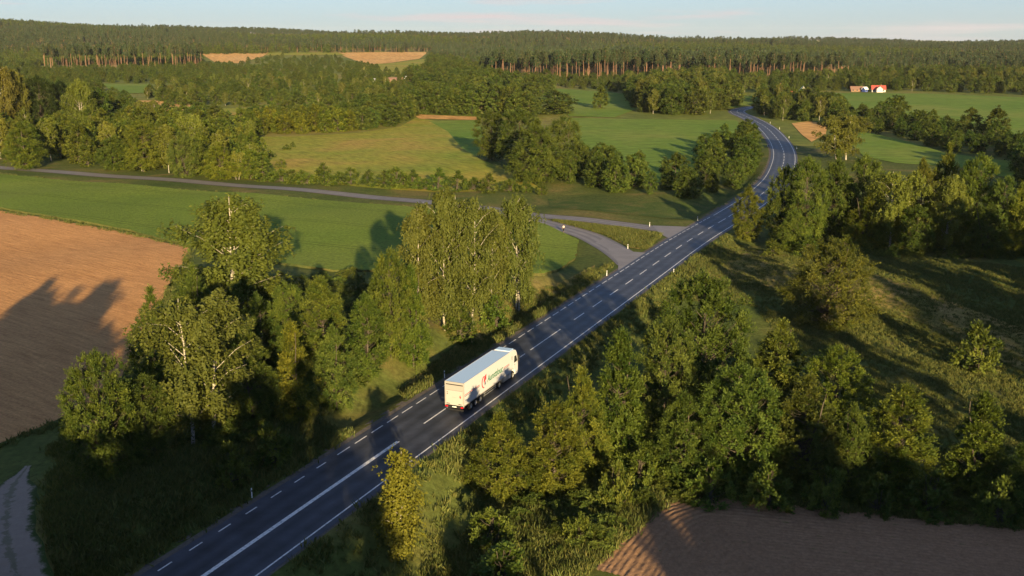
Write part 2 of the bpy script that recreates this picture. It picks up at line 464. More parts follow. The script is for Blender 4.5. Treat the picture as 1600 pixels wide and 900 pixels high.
sheet('far_stubble', pp((314, 83.5), (420, 82.5), (412, 88), (395, 93), (372, 99), (335, 97)), M['stubble'], 0.3, 22)
sheet('broad_stubble', pp((528, 82.5), (600, 81.5), (668, 81.5), (655, 92), (612, 98), (585, 101), (560, 96), (540, 89)), M['stubble'], 0.3, 22)
sheet('far_green_strip', pp((420, 82.5), (528, 82.5), (540, 86), (412, 87)), M['meadow'], 0.3, 22)
sheet('far_pasture', pp((560, 102), (612, 99), (668, 92), (680, 112), (640, 118), (560, 116)), M['meadow'], 0.3, 20)
sheet('stubble_patch', pp((212, 158), (290, 157), (300, 167), (282, 176), (220, 177)), M['stubble'], 0.14, 6)
sheet('pasture_patch', pp((160, 131), (236, 132), (226, 146), (180, 147)), M['pasture'], 0.14, 8)
sheet('long_meadow', pp((215, 178), (300, 172), (420, 168), (420, 176), (330, 184), (230, 186)), M['meadow'], 0.14, 8)
sheet('long_pasture', pp((1215, 150), (1300, 146), (1440, 147), (1600, 153), (1760, 160), (1760, 232), (1600, 214), (1480, 195), (1360, 178), (1270, 166)), M['pasture'], 0.12, 9)
sheet('stubble_slope', pp((1237, 193), (1262, 190), (1294, 193), (1290, 210), (1268, 222), (1252, 210)), M['stubble'], 0.09, 4)
sheet('sloping_pasture', pp((1345, 205), (1420, 222), (1480, 240), (1560, 250), (1700, 262), (1700, 300), (1500, 262), (1400, 255), (1350, 245), (1330, 226)), M['pasture'], 0.08, 5)
sheet('hollow_pasture', pp((1060, 172), (1148, 150), (1200, 152), (1190, 160), (1150, 168)), M['pasture'], 0.1, 8)
sheet('distant_stubble', pp((1535, 97), (1640, 96), (1640, 100), (1540, 101)), M['stubble'], 0.3, 22)
sheet('meadow_bank', pp((856, 311), (960, 316), (1110, 322), (1128, 330), (1096, 346), (1020, 340), (930, 330), (860, 325)), M['verge'], 0.05, 3)
sheet('dry_island', pp((850, 343), (900, 349), (975, 357), (1032, 367), (1052, 372), (1030, 386), (1010, 392), (985, 388), (948, 368), (900, 352)), M['drygrass'], 0.05, 1.6)
sheet('bank_grass', pp((900, 430), (930, 415), (912, 452), (850, 505), (775, 560), (700, 610), (640, 640), (625, 610), (690, 560), (760, 500), (830, 455)), M['drygrass'], 0.05, 1.2)
sheet('meadow_strip', pp((1085, 395), (1150, 385), (1230, 400), (1330, 420), (1440, 455), (1640, 530), (1640, 600), (1480, 520), (1340, 470), (1230, 455), (1150, 440), (1080, 450)), M['drygrass'], 0.05, 2.2)

# ploughed field in the lower corner: real ridges on arcs round its headland corner
def furrows():
    poly = np.array(pp((885, 945), (928, 890), (965, 845), (1012, 800), (1055, 782), (1085, 777), (1130, 779), (1220, 788), (1320, 798), (1460, 812), (1640, 832), (1800, 850), (1800, 1010), (880, 1010)))
    # furrows follow the curved edge inwards, then straighten towards the right
    edge = catmull([tuple(p) for p in poly[1:12]], 0.5)
    T = np.gradient(edge, axis=0); T /= np.linalg.norm(T, axis=1)[:, None]
    for _ in range(30): T[1:-1] = (T[:-2] + T[1:-1] + T[2:]) / 3
    Nn = np.stack([T[:, 1], -T[:, 0]], 1); Nn /= np.linalg.norm(Nn, axis=1)[:, None]
    W = np.arange(0, 22, 0.15)
    P = edge[:, None, :] + Nn[:, None, :] * W[None, :, None]
    z = height(P[..., 0], P[..., 1]) + 0.07
    ph = (W[None, :] / 0.62 + 0.35 * np.sin(W[None, :] * 0.9)) * 2 * math.pi + 0.7 * np.sin(np.arange(len(edge)) / 23)[:, None] + 0.4 * np.sin(np.arange(len(edge)) / 7.3)[:, None]
    amp = 0.05 * (0.6 + 0.4 * np.sin(np.arange(len(edge)) / 31)[:, None])
    z = z + amp * np.sin(ph) + rng.normal(0, 0.024, z.shape)
    z[:, 0] -= 0.1
    n, k = z.shape
    I = np.arange(n * k).reshape(n, k)
    Fq = np.stack([I[:-1, :-1], I[:-1, 1:], I[1:, 1:], I[1:, :-1]], -1).reshape(-1, 4)
    me = mesh_np('ploughed_field', np.dstack([P, z]).reshape(-1, 3), Fq, mats=[M['soil_right']])
    link('ploughed_field', me, kind='structure')
furrows()

# ------------------------------------------------------------------ roads and markings
def ribbon(name, C, lo, hi, zoff, mat, s0=0, s1=1e9, parent=None, n=9, kind=None, bevel=0.0, taper=0.0):
    """strip along centre line C between lateral offsets lo..hi (positive to the right)"""
    T = np.gradient(C, axis=0); T /= np.linalg.norm(T, axis=1)[:, None]
    S = np.concatenate([[0], np.cumsum(np.linalg.norm(np.diff(C, axis=0), axis=1))])
    s = np.unique(np.clip(np.concatenate([[s0], S[(S > s0) & (S < s1)], [min(s1, S[-1])]]), 0, S[-1]))
    P = np.stack([np.interp(s, S, C[:, 0]), np.interp(s, S, C[:, 1])], 1)
    Tn = np.stack([np.interp(s, S, T[:, 0]), np.interp(s, S, T[:, 1])], 1)
    N = np.stack([Tn[:, 1], -Tn[:, 0]], 1)
    o = np.linspace(lo, hi, n)
    tp = np.ones(len(s)) if not taper else (0.15 + 0.85 * sstep(0, taper, s)) * (1 + 0.1 * np.sin(s * 0.9) * np.sin(s * 0.37))
    Q = P[:, None, :] + N[:, None, :] * o[None, :, None] * tp[:, None, None]
    z = height(Q[..., 0], Q[..., 1])
    zc = height(P[:, 0], P[:, 1])
    z = np.maximum(z, zc[:, None]) + zoff
    if bevel: z[:, 0] -= bevel; z[:, -1] -= bevel
    k = len(s)
    I = np.arange(k * n).reshape(k, n)
    Fq = np.stack([I[:-1, :-1], I[:-1, 1:], I[1:, 1:], I[1:, :-1]], -1).reshape(-1, 4)
    me = mesh_np(name, np.dstack([Q, z]).reshape(-1, 3), Fq, mats=[mat], attrs={'across': ('POINT', np.tile(o, k))})
    return link(name, me, parent=parent, kind=kind)

def s_of(px, py):
    p = np.array(flat(px, py))
    return float(ROAD_S[((ROAD - p) ** 2).sum(1).argmin()])

S_TURN = s_of(1120, 352)
ribbon('road_shoulder', ROAD, -6.3, 5.6, 0.03, M['gravel'], kind='structure', bevel=0.05)
road = ribbon('road', ROAD, -5.0, 4.75, 0.07, M['asphalt'], kind='structure', n=40, bevel=0.03)
LZ = 0.078
mk = 0
def dash(lo, hi, a, b):
    ribbon('painted_line', ROAD, lo, hi, LZ, M['paint'], a, b, parent=road, n=2)
S_WIDE = s_of(625, 690)
dash(-0.22, 0.22, 60, S_WIDE)                                   # broad solid centre line near the camera
for (a, b) in (((660, 664), (700, 637)), ((806, 562), (820, 553)), ((830, 546), (873, 517))):
    dash(-0.09, 0.09, s_of(*a), s_of(*b))
sc_ = s_of(897, 498)
while sc_ < ROAD_S[-1] - 8:
    L_ = 4.6 if sc_ < S_TURN else 7.0
    dash(-0.09, 0.09, sc_, sc_ + L_)
    sc_ += L_ + (4.3 if sc_ < S_TURN else 3.0)
s_ = 60.0
S_DENSE = s_of(530, 712)
while s_ < S_TURN + 12:                                         # broken edge line on the left
    L_, g_ = (1.7, 2.2) if s_ < S_DENSE else (2.5, 1.0)
    dash(-4.17, -4.02, s_, s_ + L_)
    s_ += L_ + g_
dash(-4.0, -3.85, S_TURN + 14, ROAD_S[-1] - 3)
dash(3.95, 4.12, 60, ROAD_S[-1] - 3)

SIDE_A = catmull([at(*p) for p in ((-420, 222), (-200, 242), (0, 262), (200, 277), (400, 292), (560, 306), (680, 317), (770, 327), (840, 337), (910, 343), (975, 351), (1040, 359), (1088, 363))], 2.0)
SIDE_B = catmull([at(*p) for p in ((790, 332), (839, 346), (884, 357.5), (920, 369), (949, 384), (974, 400), (992, 416))], 1.5)
ribbon('side_road_shoulder', SIDE_A, -3.3, 3.3, 0.02, M['gravel'], kind='structure')
ribbon('side_road', SIDE_A, -2.5, 2.5, 0.05, M['asphalt_old'], kind='structure')
ribbon('slip_road', SIDE_B, -3.3, 3.3, 0.044, M['asphalt_old'], kind='structure')
sheet('slip_road_apron', [np.array(flat(*p)) for p in ((944, 372), (988, 393.5), (1018, 396), (1030, 392), (1010, 412), (985, 430), (958, 436), (966, 424), (966, 411), (955, 397), (930, 379))], M['asphalt_old'], 0.058, 1.5)
sheet('side_road_apron', [np.array(flat(*p)) for p in ((1020, 352.5), (1072, 354.5), (1098, 351), (1100, 357), (1070, 378), (1052, 376), (1030, 365))], M['asphalt_old'], 0.055, 1.5)
TRACK = catmull([at(*p) for p in ((44, 728), (20, 762), (10, 810), (14, 860), (40, 930), (80, 990))], 1.0)
ribbon('dirt_track', TRACK, -2.5, 2.5, 0.03, M['sandtrack'], kind='structure', n=13, taper=9.0)

# ------------------------------------------------------------------ tree prototypes
def unit(v): return v / np.maximum(np.linalg.norm(v, axis=-1, keepdims=True), 1e-9)

def leaf_mesh(name, C, D, N, L, W, mat, g, tint=None):
    """one folded rhombus for every leaf spray"""
    D = unit(D); S = unit(np.cross(D, N)); N = np.cross(S, D)
    L, W = L[:, None], W[:, None]
    k = 0.28 * W
    v0, v1, v2, v3 = C, C + D * L * 0.42 + S * W * 0.5 - N * k, C + D * L, C + D * L * 0.42 - S * W * 0.5 - N * k
    V = np.stack([v0, v1, v2, v3], 1).reshape(-1, 3)
    i = np.arange(len(C)) * 4
    if tint is None: tint = g.random(len(C))
    t = np.concatenate([tint, tint])
    F3 = np.concatenate([np.stack([i, i + 1, i + 2], 1), np.stack([i, i + 2, i + 3], 1)])
    return mesh_np(name, V, None, F3, [mat], attrs={'tint': ('FACE', t)})

def tubes(name, lines, mat, sides=6):
    V, F, n = [], [], 0
    ang = np.arange(sides) / sides * 2 * math.pi
    for pts, rad in lines:
        pts = np.array(pts, float); T = unit(np.gradient(pts, axis=0))
        ref = np.where(np.abs(T[:, 2:3]) > 0.9, np.array([[1, 0, 0.]]), np.array([[0, 0, 1.]]))
        A = unit(np.cross(T, ref)); B = np.cross(T, A)
        ring = pts[:, None] + (A[:, None] * np.cos(ang)[None, :, None] + B[:, None] * np.sin(ang)[None, :, None]) * np.array(rad)[:, None, None]
        V.append(ring.reshape(-1, 3))
        for a in range(len(pts) - 1):
            for b in range(sides):
                c = (b + 1) % sides
                F.append((n + a * sides + b, n + a * sides + c, n + (a + 1) * sides + c, n + (a + 1) * sides + b))
        n += len(pts) * sides
    return mesh_np(name, np.vstack(V), F, mats=[mat], smooth=True)

SHAPES = {
    'round': lambda t: np.sqrt(np.clip(1 - (2 * t - 0.9) ** 2 * 0.85, 0.02, 1)),
    'ovoid': lambda t: np.clip(np.sin(np.pi * np.clip(t * 0.9 + 0.1, 0, 1) ** 0.75), 0.05, 1),
    'cone': lambda t: np.clip(1.05 - t, 0.04, 1) ** 0.8 * np.clip(t * 6 + 0.5, 0, 1),
    'column': lambda t: np.clip(np.sin(np.pi * np.clip(t * 0.88 + 0.12, 0, 1)) ** 0.6, 0.05, 1),
}

def broad(name, seed, H, Rc, cb, shape, nc, nt, nl, leaf, cr, stems=1):
    g = np.random.default_rng(seed)
    sh = SHAPES[shape]
    t = (np.arange(nc) + g.random(nc)) / nc
    keep = []
    w = sh(t)
    w = 0.25 + w / w.max()
    t = g.choice(t, nc, p=w / w.sum()) + g.normal(0, 0.02, nc)
    t = np.clip(t, 0.01, 1.0)
    az = np.arange(nc) * 2.39996 + g.normal(0, 0.5, nc)
    lump = 1 + 0.16 * np.sin(az * 2 + seed) * np.sin(t * 7 + seed * 1.7) + 0.12 * np.sin(az * 5 + t * 9 + seed)
    rr = Rc * sh(t) * lump * np.where(g.random(nc) < 0.3, g.uniform(0.2, 0.6, nc), g.uniform(0.72, 1.0, nc))
    z = H * (cb + (1 - cb) * t)
    CC = np.stack([rr * np.cos(az), rr * np.sin(az), z - cr * 0.6], 1)
    CC[0] = (0, 0, H - cr * 0.7)
    lines = []
    for s in range(stems):
        b = np.array([g.normal(0, 0.25) * (stems > 1), g.normal(0, 0.25) * (stems > 1), -0.3])
        k = 9
        zz = np.linspace(0, 1, k)
        lean = g.normal(0, 0.05, 2) * (1 + 2 * (stems > 1))
        p = np.stack([b[0] + lean[0] * H * zz + g.normal(0, 0.08, k), b[1] + lean[1] * H * zz + g.normal(0, 0.08, k), b[2] + (H * 0.9 + 0.3) * zz], 1)
        r0 = (0.014 * H + 0.03) / stems ** 0.5
        lines.append((p, r0 * (1 - 0.88 * zz) + 0.015))
    for i in range(0, nc, 2):
        c = CC[i]; r = math.hypot(c[0], c[1])
        z0 = max(0.12 * H, c[2] - r * g.uniform(0.5, 1.0))
        a = np.array([0, 0, z0]); m = a * 0.45 + c * 0.55 + np.array([0, 0, -0.12 * r])
        lines.append(([a, m, c], [0.03 + 0.003 * H * (1 - z0 / H), 0.022, 0.01]))
    trunk = tubes(name + '_trunk', lines, M['bark'], 5)
    # leafy twigs radiating from every branch end
    rad = CC - np.array([0, 0, 1]) * (H * (cb + 0.25 * (1 - cb)))
    rad[:, 2] *= 0.5
    rad = unit(rad)
    tw = np.repeat(np.arange(nc), nt)
    td = unit(rad[tw] * 0.75 + np.array([0, 0, 0.45]) + g.normal(0, 0.55, (len(tw), 3)))
    tl = cr * g.uniform(0.6, 1.25, len(tw))
    tint_c = np.clip(g.normal(0.42, 0.28, nc), 0, 1)
    q = np.repeat(np.arange(len(tw)), nl)
    f = np.tile((np.arange(nl) + 0.6) / nl, len(tw))
    side = np.tile(np.where(np.arange(nl) % 2, 1.0, -1.0), len(tw))[:, None]
    Dt = td[q]
    Cc = CC[tw[q]] + Dt * (tl[q] * f)[:, None] - np.array([0, 0, 1.0]) * (tl[q] * f ** 2 * 0.22)[:, None]
    up = np.tile(np.array([0, 0, 1.0]), (len(q), 1)) + g.normal(0, 0.35, (len(q), 3)) + rad[tw[q]] * 0.5
    sd = unit(np.cross(Dt, up))
    D = Dt * 0.75 + sd * side * 0.9 + g.normal(0, 0.3, (len(q), 3))
    Ls = leaf * g.uniform(0.5, 1.5, len(q)) * (1 - 0.35 * f)
    tint = np.clip(tint_c[tw[q]] + 0.25 * (f - 0.4) + g.normal(0, 0.15, len(q)), 0, 1)
    crown = leaf_mesh(name + '_crown', Cc, D, up, Ls, Ls * 0.62, M['leaf'], g, tint)
    return trunk, crown, H, Rc

def birch(name, seed, H, Rc, cb, ns, nl, leaf, stems=1):
    g = np.random.default_rng(seed)
    lines, starts, outs, tt = [], [], [], []
    for s in range(stems):
        k = 12
        zz = np.linspace(0, 1, k)
        off = np.array([g.normal(0, 0.5), g.normal(0, 0.5)]) * (stems > 1)
        lean = g.normal(0, 0.035, 2) + off * 0.05
        hs = H * (1 - 0.12 * s * g.random())
        wob = np.cumsum(g.normal(0, 0.07, (k, 2)), 0)
        p = np.stack([off[0] + lean[0] * hs * zz + wob[:, 0], off[1] + lean[1] * hs * zz + wob[:, 1], -0.3 + (hs * 0.97 + 0.3) * zz], 1)
        lines.append((p, (0.0075 * H + 0.02) * (1 - 0.93 * zz) + 0.012))
        nb = int(34 / stems ** 0.6)
        for i in range(nb):
            t0 = cb * 0.8 + (0.96 - cb * 0.8) * (i + g.random()) / nb
            a = i * 2.4 + g.normal(0, 0.4)
            b0 = np.array([np.interp(t0, zz, p[:, 0]), np.interp(t0, zz, p[:, 1]), np.interp(t0, zz, p[:, 2])])
            tc_ = np.clip((t0 - cb) / (1 - cb), 0, 1)
            reach = Rc * ((1.1 - tc_) if H < 12 else max(0.12, (math.sin(math.pi * min(1, tc_ * 0.86 + 0.17)) ** 0.75))) * g.uniform(0.65, 1.08)
            rise = reach * g.uniform(0.75, 1.25)
            u = np.array([math.cos(a), math.sin(a), 0])
            e = b0 + u * reach + np.array([0, 0, min(rise, hs - b0[2] - 0.1)])
            m = b0 * 0.5 + e * 0.5 + np.array([0, 0, 0.16 * reach]) + g.normal(0, 0.12, 3)
            lines.append(([b0, m, e], [0.042, 0.028, 0.01]))
            n = max(6, int(ns / (nb * stems)))
            for j in range(n):
                f = g.uniform(0.3, 1.05)
                q = b0 * (1 - f) ** 2 + m * 2 * f * (1 - f) + e * f * f if f < 1 else e
                q = q + g.normal(0, 0.42, 3) * np.array([1, 1, 0.7])
                starts.append(q); outs.append(u + g.normal(0, 0.35, 3)); tt.append(min(1, q[2] / H))
    for j in range(14):
        starts.append(np.array([p[-1, 0], p[-1, 1], H * 0.97]) + g.normal(0, 0.25, 3)); outs.append(g.normal(0, 1, 3)); tt.append(1.0)
    trunk = tubes(name + '_trunk', lines, M['birch_bark'], 6)
    S, O, tt = np.array(starts), unit(np.array(outs)), np.array(tt)
    O[:, 2] = 0
    ln = g.uniform(0.9, 2.6, len(S)) * (1.15 - 0.62 * tt) * (H / 18)
    q = np.repeat(np.arange(len(S)), nl)
    f = np.tile((np.arange(nl) + 0.4) / nl, len(S))
    C = S[q] + O[q] * (0.35 * f ** 0.5)[:, None] + np.array([0, 0, -1.0]) * (ln[q] * f ** 1.25)[:, None] + g.normal(0, 0.06, (len(q), 3))
    D = np.array([0, 0, -0.75]) + O[q] * 0.35 + g.normal(0, 0.55, (len(q), 3))
    N = O[q] + np.array([0, 0, 0.5]) + g.normal(0, 0.5, (len(q), 3))
    L = leaf * g.uniform(0.7, 1.3, len(q))
    ts = np.clip(g.normal(0.5, 0.22, len(S)), 0, 1)
    crown = leaf_mesh(name + '_crown', C, D, N, L, L * 0.6, M['birch_leaf'], g, np.clip(ts[q] + g.normal(0, 0.15, len(q)), 0, 1))
    return trunk, crown, H, Rc

def pine(name, seed, H, Rc, cb, nc, nl, leaf):
    g = np.random.default_rng(seed)
    k = 7
    zz = np.linspace(0, 1, k)
    wob = np.cumsum(g.normal(0, 0.1, (k, 2)), 0)
    p = np.stack([wob[:, 0], wob[:, 1], -0.3 + (H * 0.96 + 0.3) * zz], 1)
    lines = [(p, 0.24 * (1 - 0.75 * zz) + 0.02)]
    t = np.sort(g.random(nc)); az = np.arange(nc) * 2.4 + g.normal(0, 0.4, nc)
    rr = Rc * np.clip(np.sin(np.pi * np.clip(t * 0.82 + 0.18, 0, 1)), 0.1, 1) ** 0.7 * g.uniform(0.4, 1.0, nc)
    C0 = np.stack([rr * np.cos(az), rr * np.sin(az), H * (cb + (1 - cb) * t) - 0.3], 1)
    for c in C0[::2]:
        lines.append(([(0, 0, c[2] - 0.5), c * 0.55 + np.array([0, 0, (c[2] - 0.4) * 0.45]), c], [0.07, 0.05, 0.02]))
    for j in range(5):                                   # dead stubs under the crown
        zs = H * g.uniform(0.3, cb); a = g.random() * 6.28
        lines.append(([(0, 0, zs), (math.cos(a) * 0.9, math.sin(a) * 0.9, zs + 0.1)], [0.04, 0.015]))
    trunk = tubes(name + '_trunk', lines, M['pine_bark'], 5)
    q = np.repeat(np.arange(nc), nl)
    D = unit(g.normal(0, 1, (len(q), 3)) * np.array([1, 1, 0.55]) + np.array([0, 0, 0.25]))
    C = C0[q] + D * g.uniform(0.05, 0.75, len(q))[:, None] * Rc * 0.38
    N = g.normal(0, 0.6, (len(q), 3)) + np.array([0, 0, 1.0])
    L = leaf * g.uniform(0.7, 1.3, len(q))
    tc_ = np.clip(g.normal(0.45, 0.25, nc), 0, 1)
    crown = leaf_mesh(name + '_crown', C, D, N, L, L * 0.5, M['needle'], g, np.clip(tc_[q] + g.normal(0, 0.12, len(q)), 0, 1))
    return trunk, crown, H, Rc

PROTO = {
    'alder': [broad('alder', 11, 15, 4.6, 0.10, 'ovoid', 270, 11, 13, 0.30, 1.3), broad('alder', 12, 15, 4.8, 0.12, 'round', 280, 11, 13, 0.30, 1.35), broad('alder', 13, 16, 4.2, 0.10, 'ovoid', 260, 11, 13, 0.29, 1.25)],
    'maple': [broad('maple', 21, 14, 5.4, 0.12, 'round', 310, 11, 13, 0.31, 1.4), broad('maple', 22, 14, 5.0, 0.10, 'ovoid', 300, 11, 13, 0.31, 1.4)],
    'ash': [broad('ash', 31, 14, 3.6, 0.12, 'cone', 230, 11, 13, 0.29, 1.25), broad('ash', 32, 15, 3.4, 0.14, 'column', 230, 11, 13, 0.29, 1.2)],
    'birch': [birch('birch', 41, 18, 3.9, 0.12, 1500, 12, 0.32), birch('birch', 42, 18, 3.6, 0.14, 1500, 12, 0.32), birch('birch', 43, 19, 4.3, 0.14, 1800, 12, 0.32, 2), birch('birch', 44, 18, 4.0, 0.16, 1800, 12, 0.32, 2)],
    'slim_birch': [birch('slim_birch', 51, 10, 1.55, 0.12, 850, 8, 0.25)],
    'willow': [broad('willow', 61, 12, 5.6, 0.05, 'round', 330, 11, 13, 0.26, 1.35, 3)],
    'bush': [broad('bush', 71, 3.2, 1.9, 0.02, 'round', 48, 8, 8, 0.30, 0.75, 4), broad('bush', 72, 3.6, 1.6, 0.02, 'ovoid', 46, 8, 8, 0.30, 0.75, 4), broad('bush', 73, 2.6, 2.0, 0.0, 'round', 46, 8, 8, 0.30, 0.7, 5)],
    'mid_broad': [broad('mid_broad', 81, 14, 4.8, 0.04, 'round', 140, 6, 6, 0.85, 1.6), broad('mid_broad', 82, 15, 4.4, 0.04, 'ovoid', 140, 6, 6, 0.85, 1.6), broad('mid_broad', 83, 13, 5.2, 0.03, 'round', 145, 6, 6, 0.85, 1.7), broad('mid_broad', 84, 16, 3.9, 0.04, 'column', 125, 6, 6, 0.8, 1.5)],
    'mid_birch': [birch('mid_birch', 91, 18, 3.9, 0.26, 420, 8, 0.75), birch('mid_birch', 92, 18, 3.7, 0.22, 420, 8, 0.75, 2)],
    'mid_bush': [broad('mid_bush', 95, 3.2, 2.0, 0.0, 'round', 26, 6, 5, 0.55, 0.8, 3), broad('mid_bush', 96, 3.8, 1.7, 0.0, 'ovoid', 26, 6, 5, 0.55, 0.8, 3)],
    'pine': [pine('pine', 101, 24, 2.6, 0.62, 46, 26, 0.9), pine('pine', 102, 25, 2.8, 0.66, 46, 26, 0.9), pine('pine', 103, 23, 2.4, 0.58, 46, 26, 0.9)],
    'far_broad': [broad('far_broad', 111, 14, 5.4, 0.03, 'round', 48, 5, 4, 1.4, 2.0), broad('far_broad', 112, 15, 4.8, 0.03, 'ovoid', 48, 5, 4, 1.4, 2.0), broad('far_broad', 113, 13, 5.8, 0.02, 'round', 48, 5, 4, 1.4, 2.1)],
    'far_pine': [pine('far_pine', 121, 22, 3.0, 0.5, 30, 14, 1.4), pine('far_pine', 122, 23, 2.8, 0.45, 30, 14, 1.4)],
}
TINTS = {'alder': (1, 1, 1), 'maple': (1.05, 1.0, 0.8), 'ash': (1.05, 1.02, 0.85), 'birch': (1, 1, 1), 'slim_birch': (1.4, 1.25, 0.75), 'willow': (1.15, 1.1, 1.15), 'bush': (1.05, 1.05, 0.9),
         'mid_broad': (1, 1, 1), 'mid_birch': (1, 1, 1), 'mid_bush': (1.05, 1.05, 0.9), 'pine': (1, 1, 1)}

def plant(name, kind, x, y, h, width=None, label=None, cat='tree', group=None, var=None, tint=None, rz=None):
    ps = PROTO[kind]
    tr, cr, H0, R0 = ps[(var if var is not None else random.randrange(len(ps))) % len(ps)]
    o = empty(name, (x, y, hz(x, y) - 0.05), random.uniform(0, 6.28) if rz is None else rz, label=label, cat=cat, group=group)
    sz = h / H0
    sx = sz if width is None else width / (2 * R0)
    o.scale = (sx, sx, sz)
    a = link('stems' if cat == 'bush' else 'trunk', tr, o)
    b = link('foliage' if cat == 'bush' else 'crown', cr, o)
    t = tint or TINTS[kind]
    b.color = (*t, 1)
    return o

def tree_px(name, kind, bx, by, ty, wpx, label, group=None, cat='tree', var=None, tint=None, rz=None):
    p = at(bx, by)
    h = hgt_at(p[1], ty) - hz(p[0], p[1])
    w = (1.1 if kind == 'birch' else 0.86) * wpx / FPX * (p[1] * math.cos(PITCH) + (CAM_H - h * 0.6) * math.sin(PITCH))
    return plant(name, kind, p[0], p[1], h, w, label, cat, group, var, tint, rz)

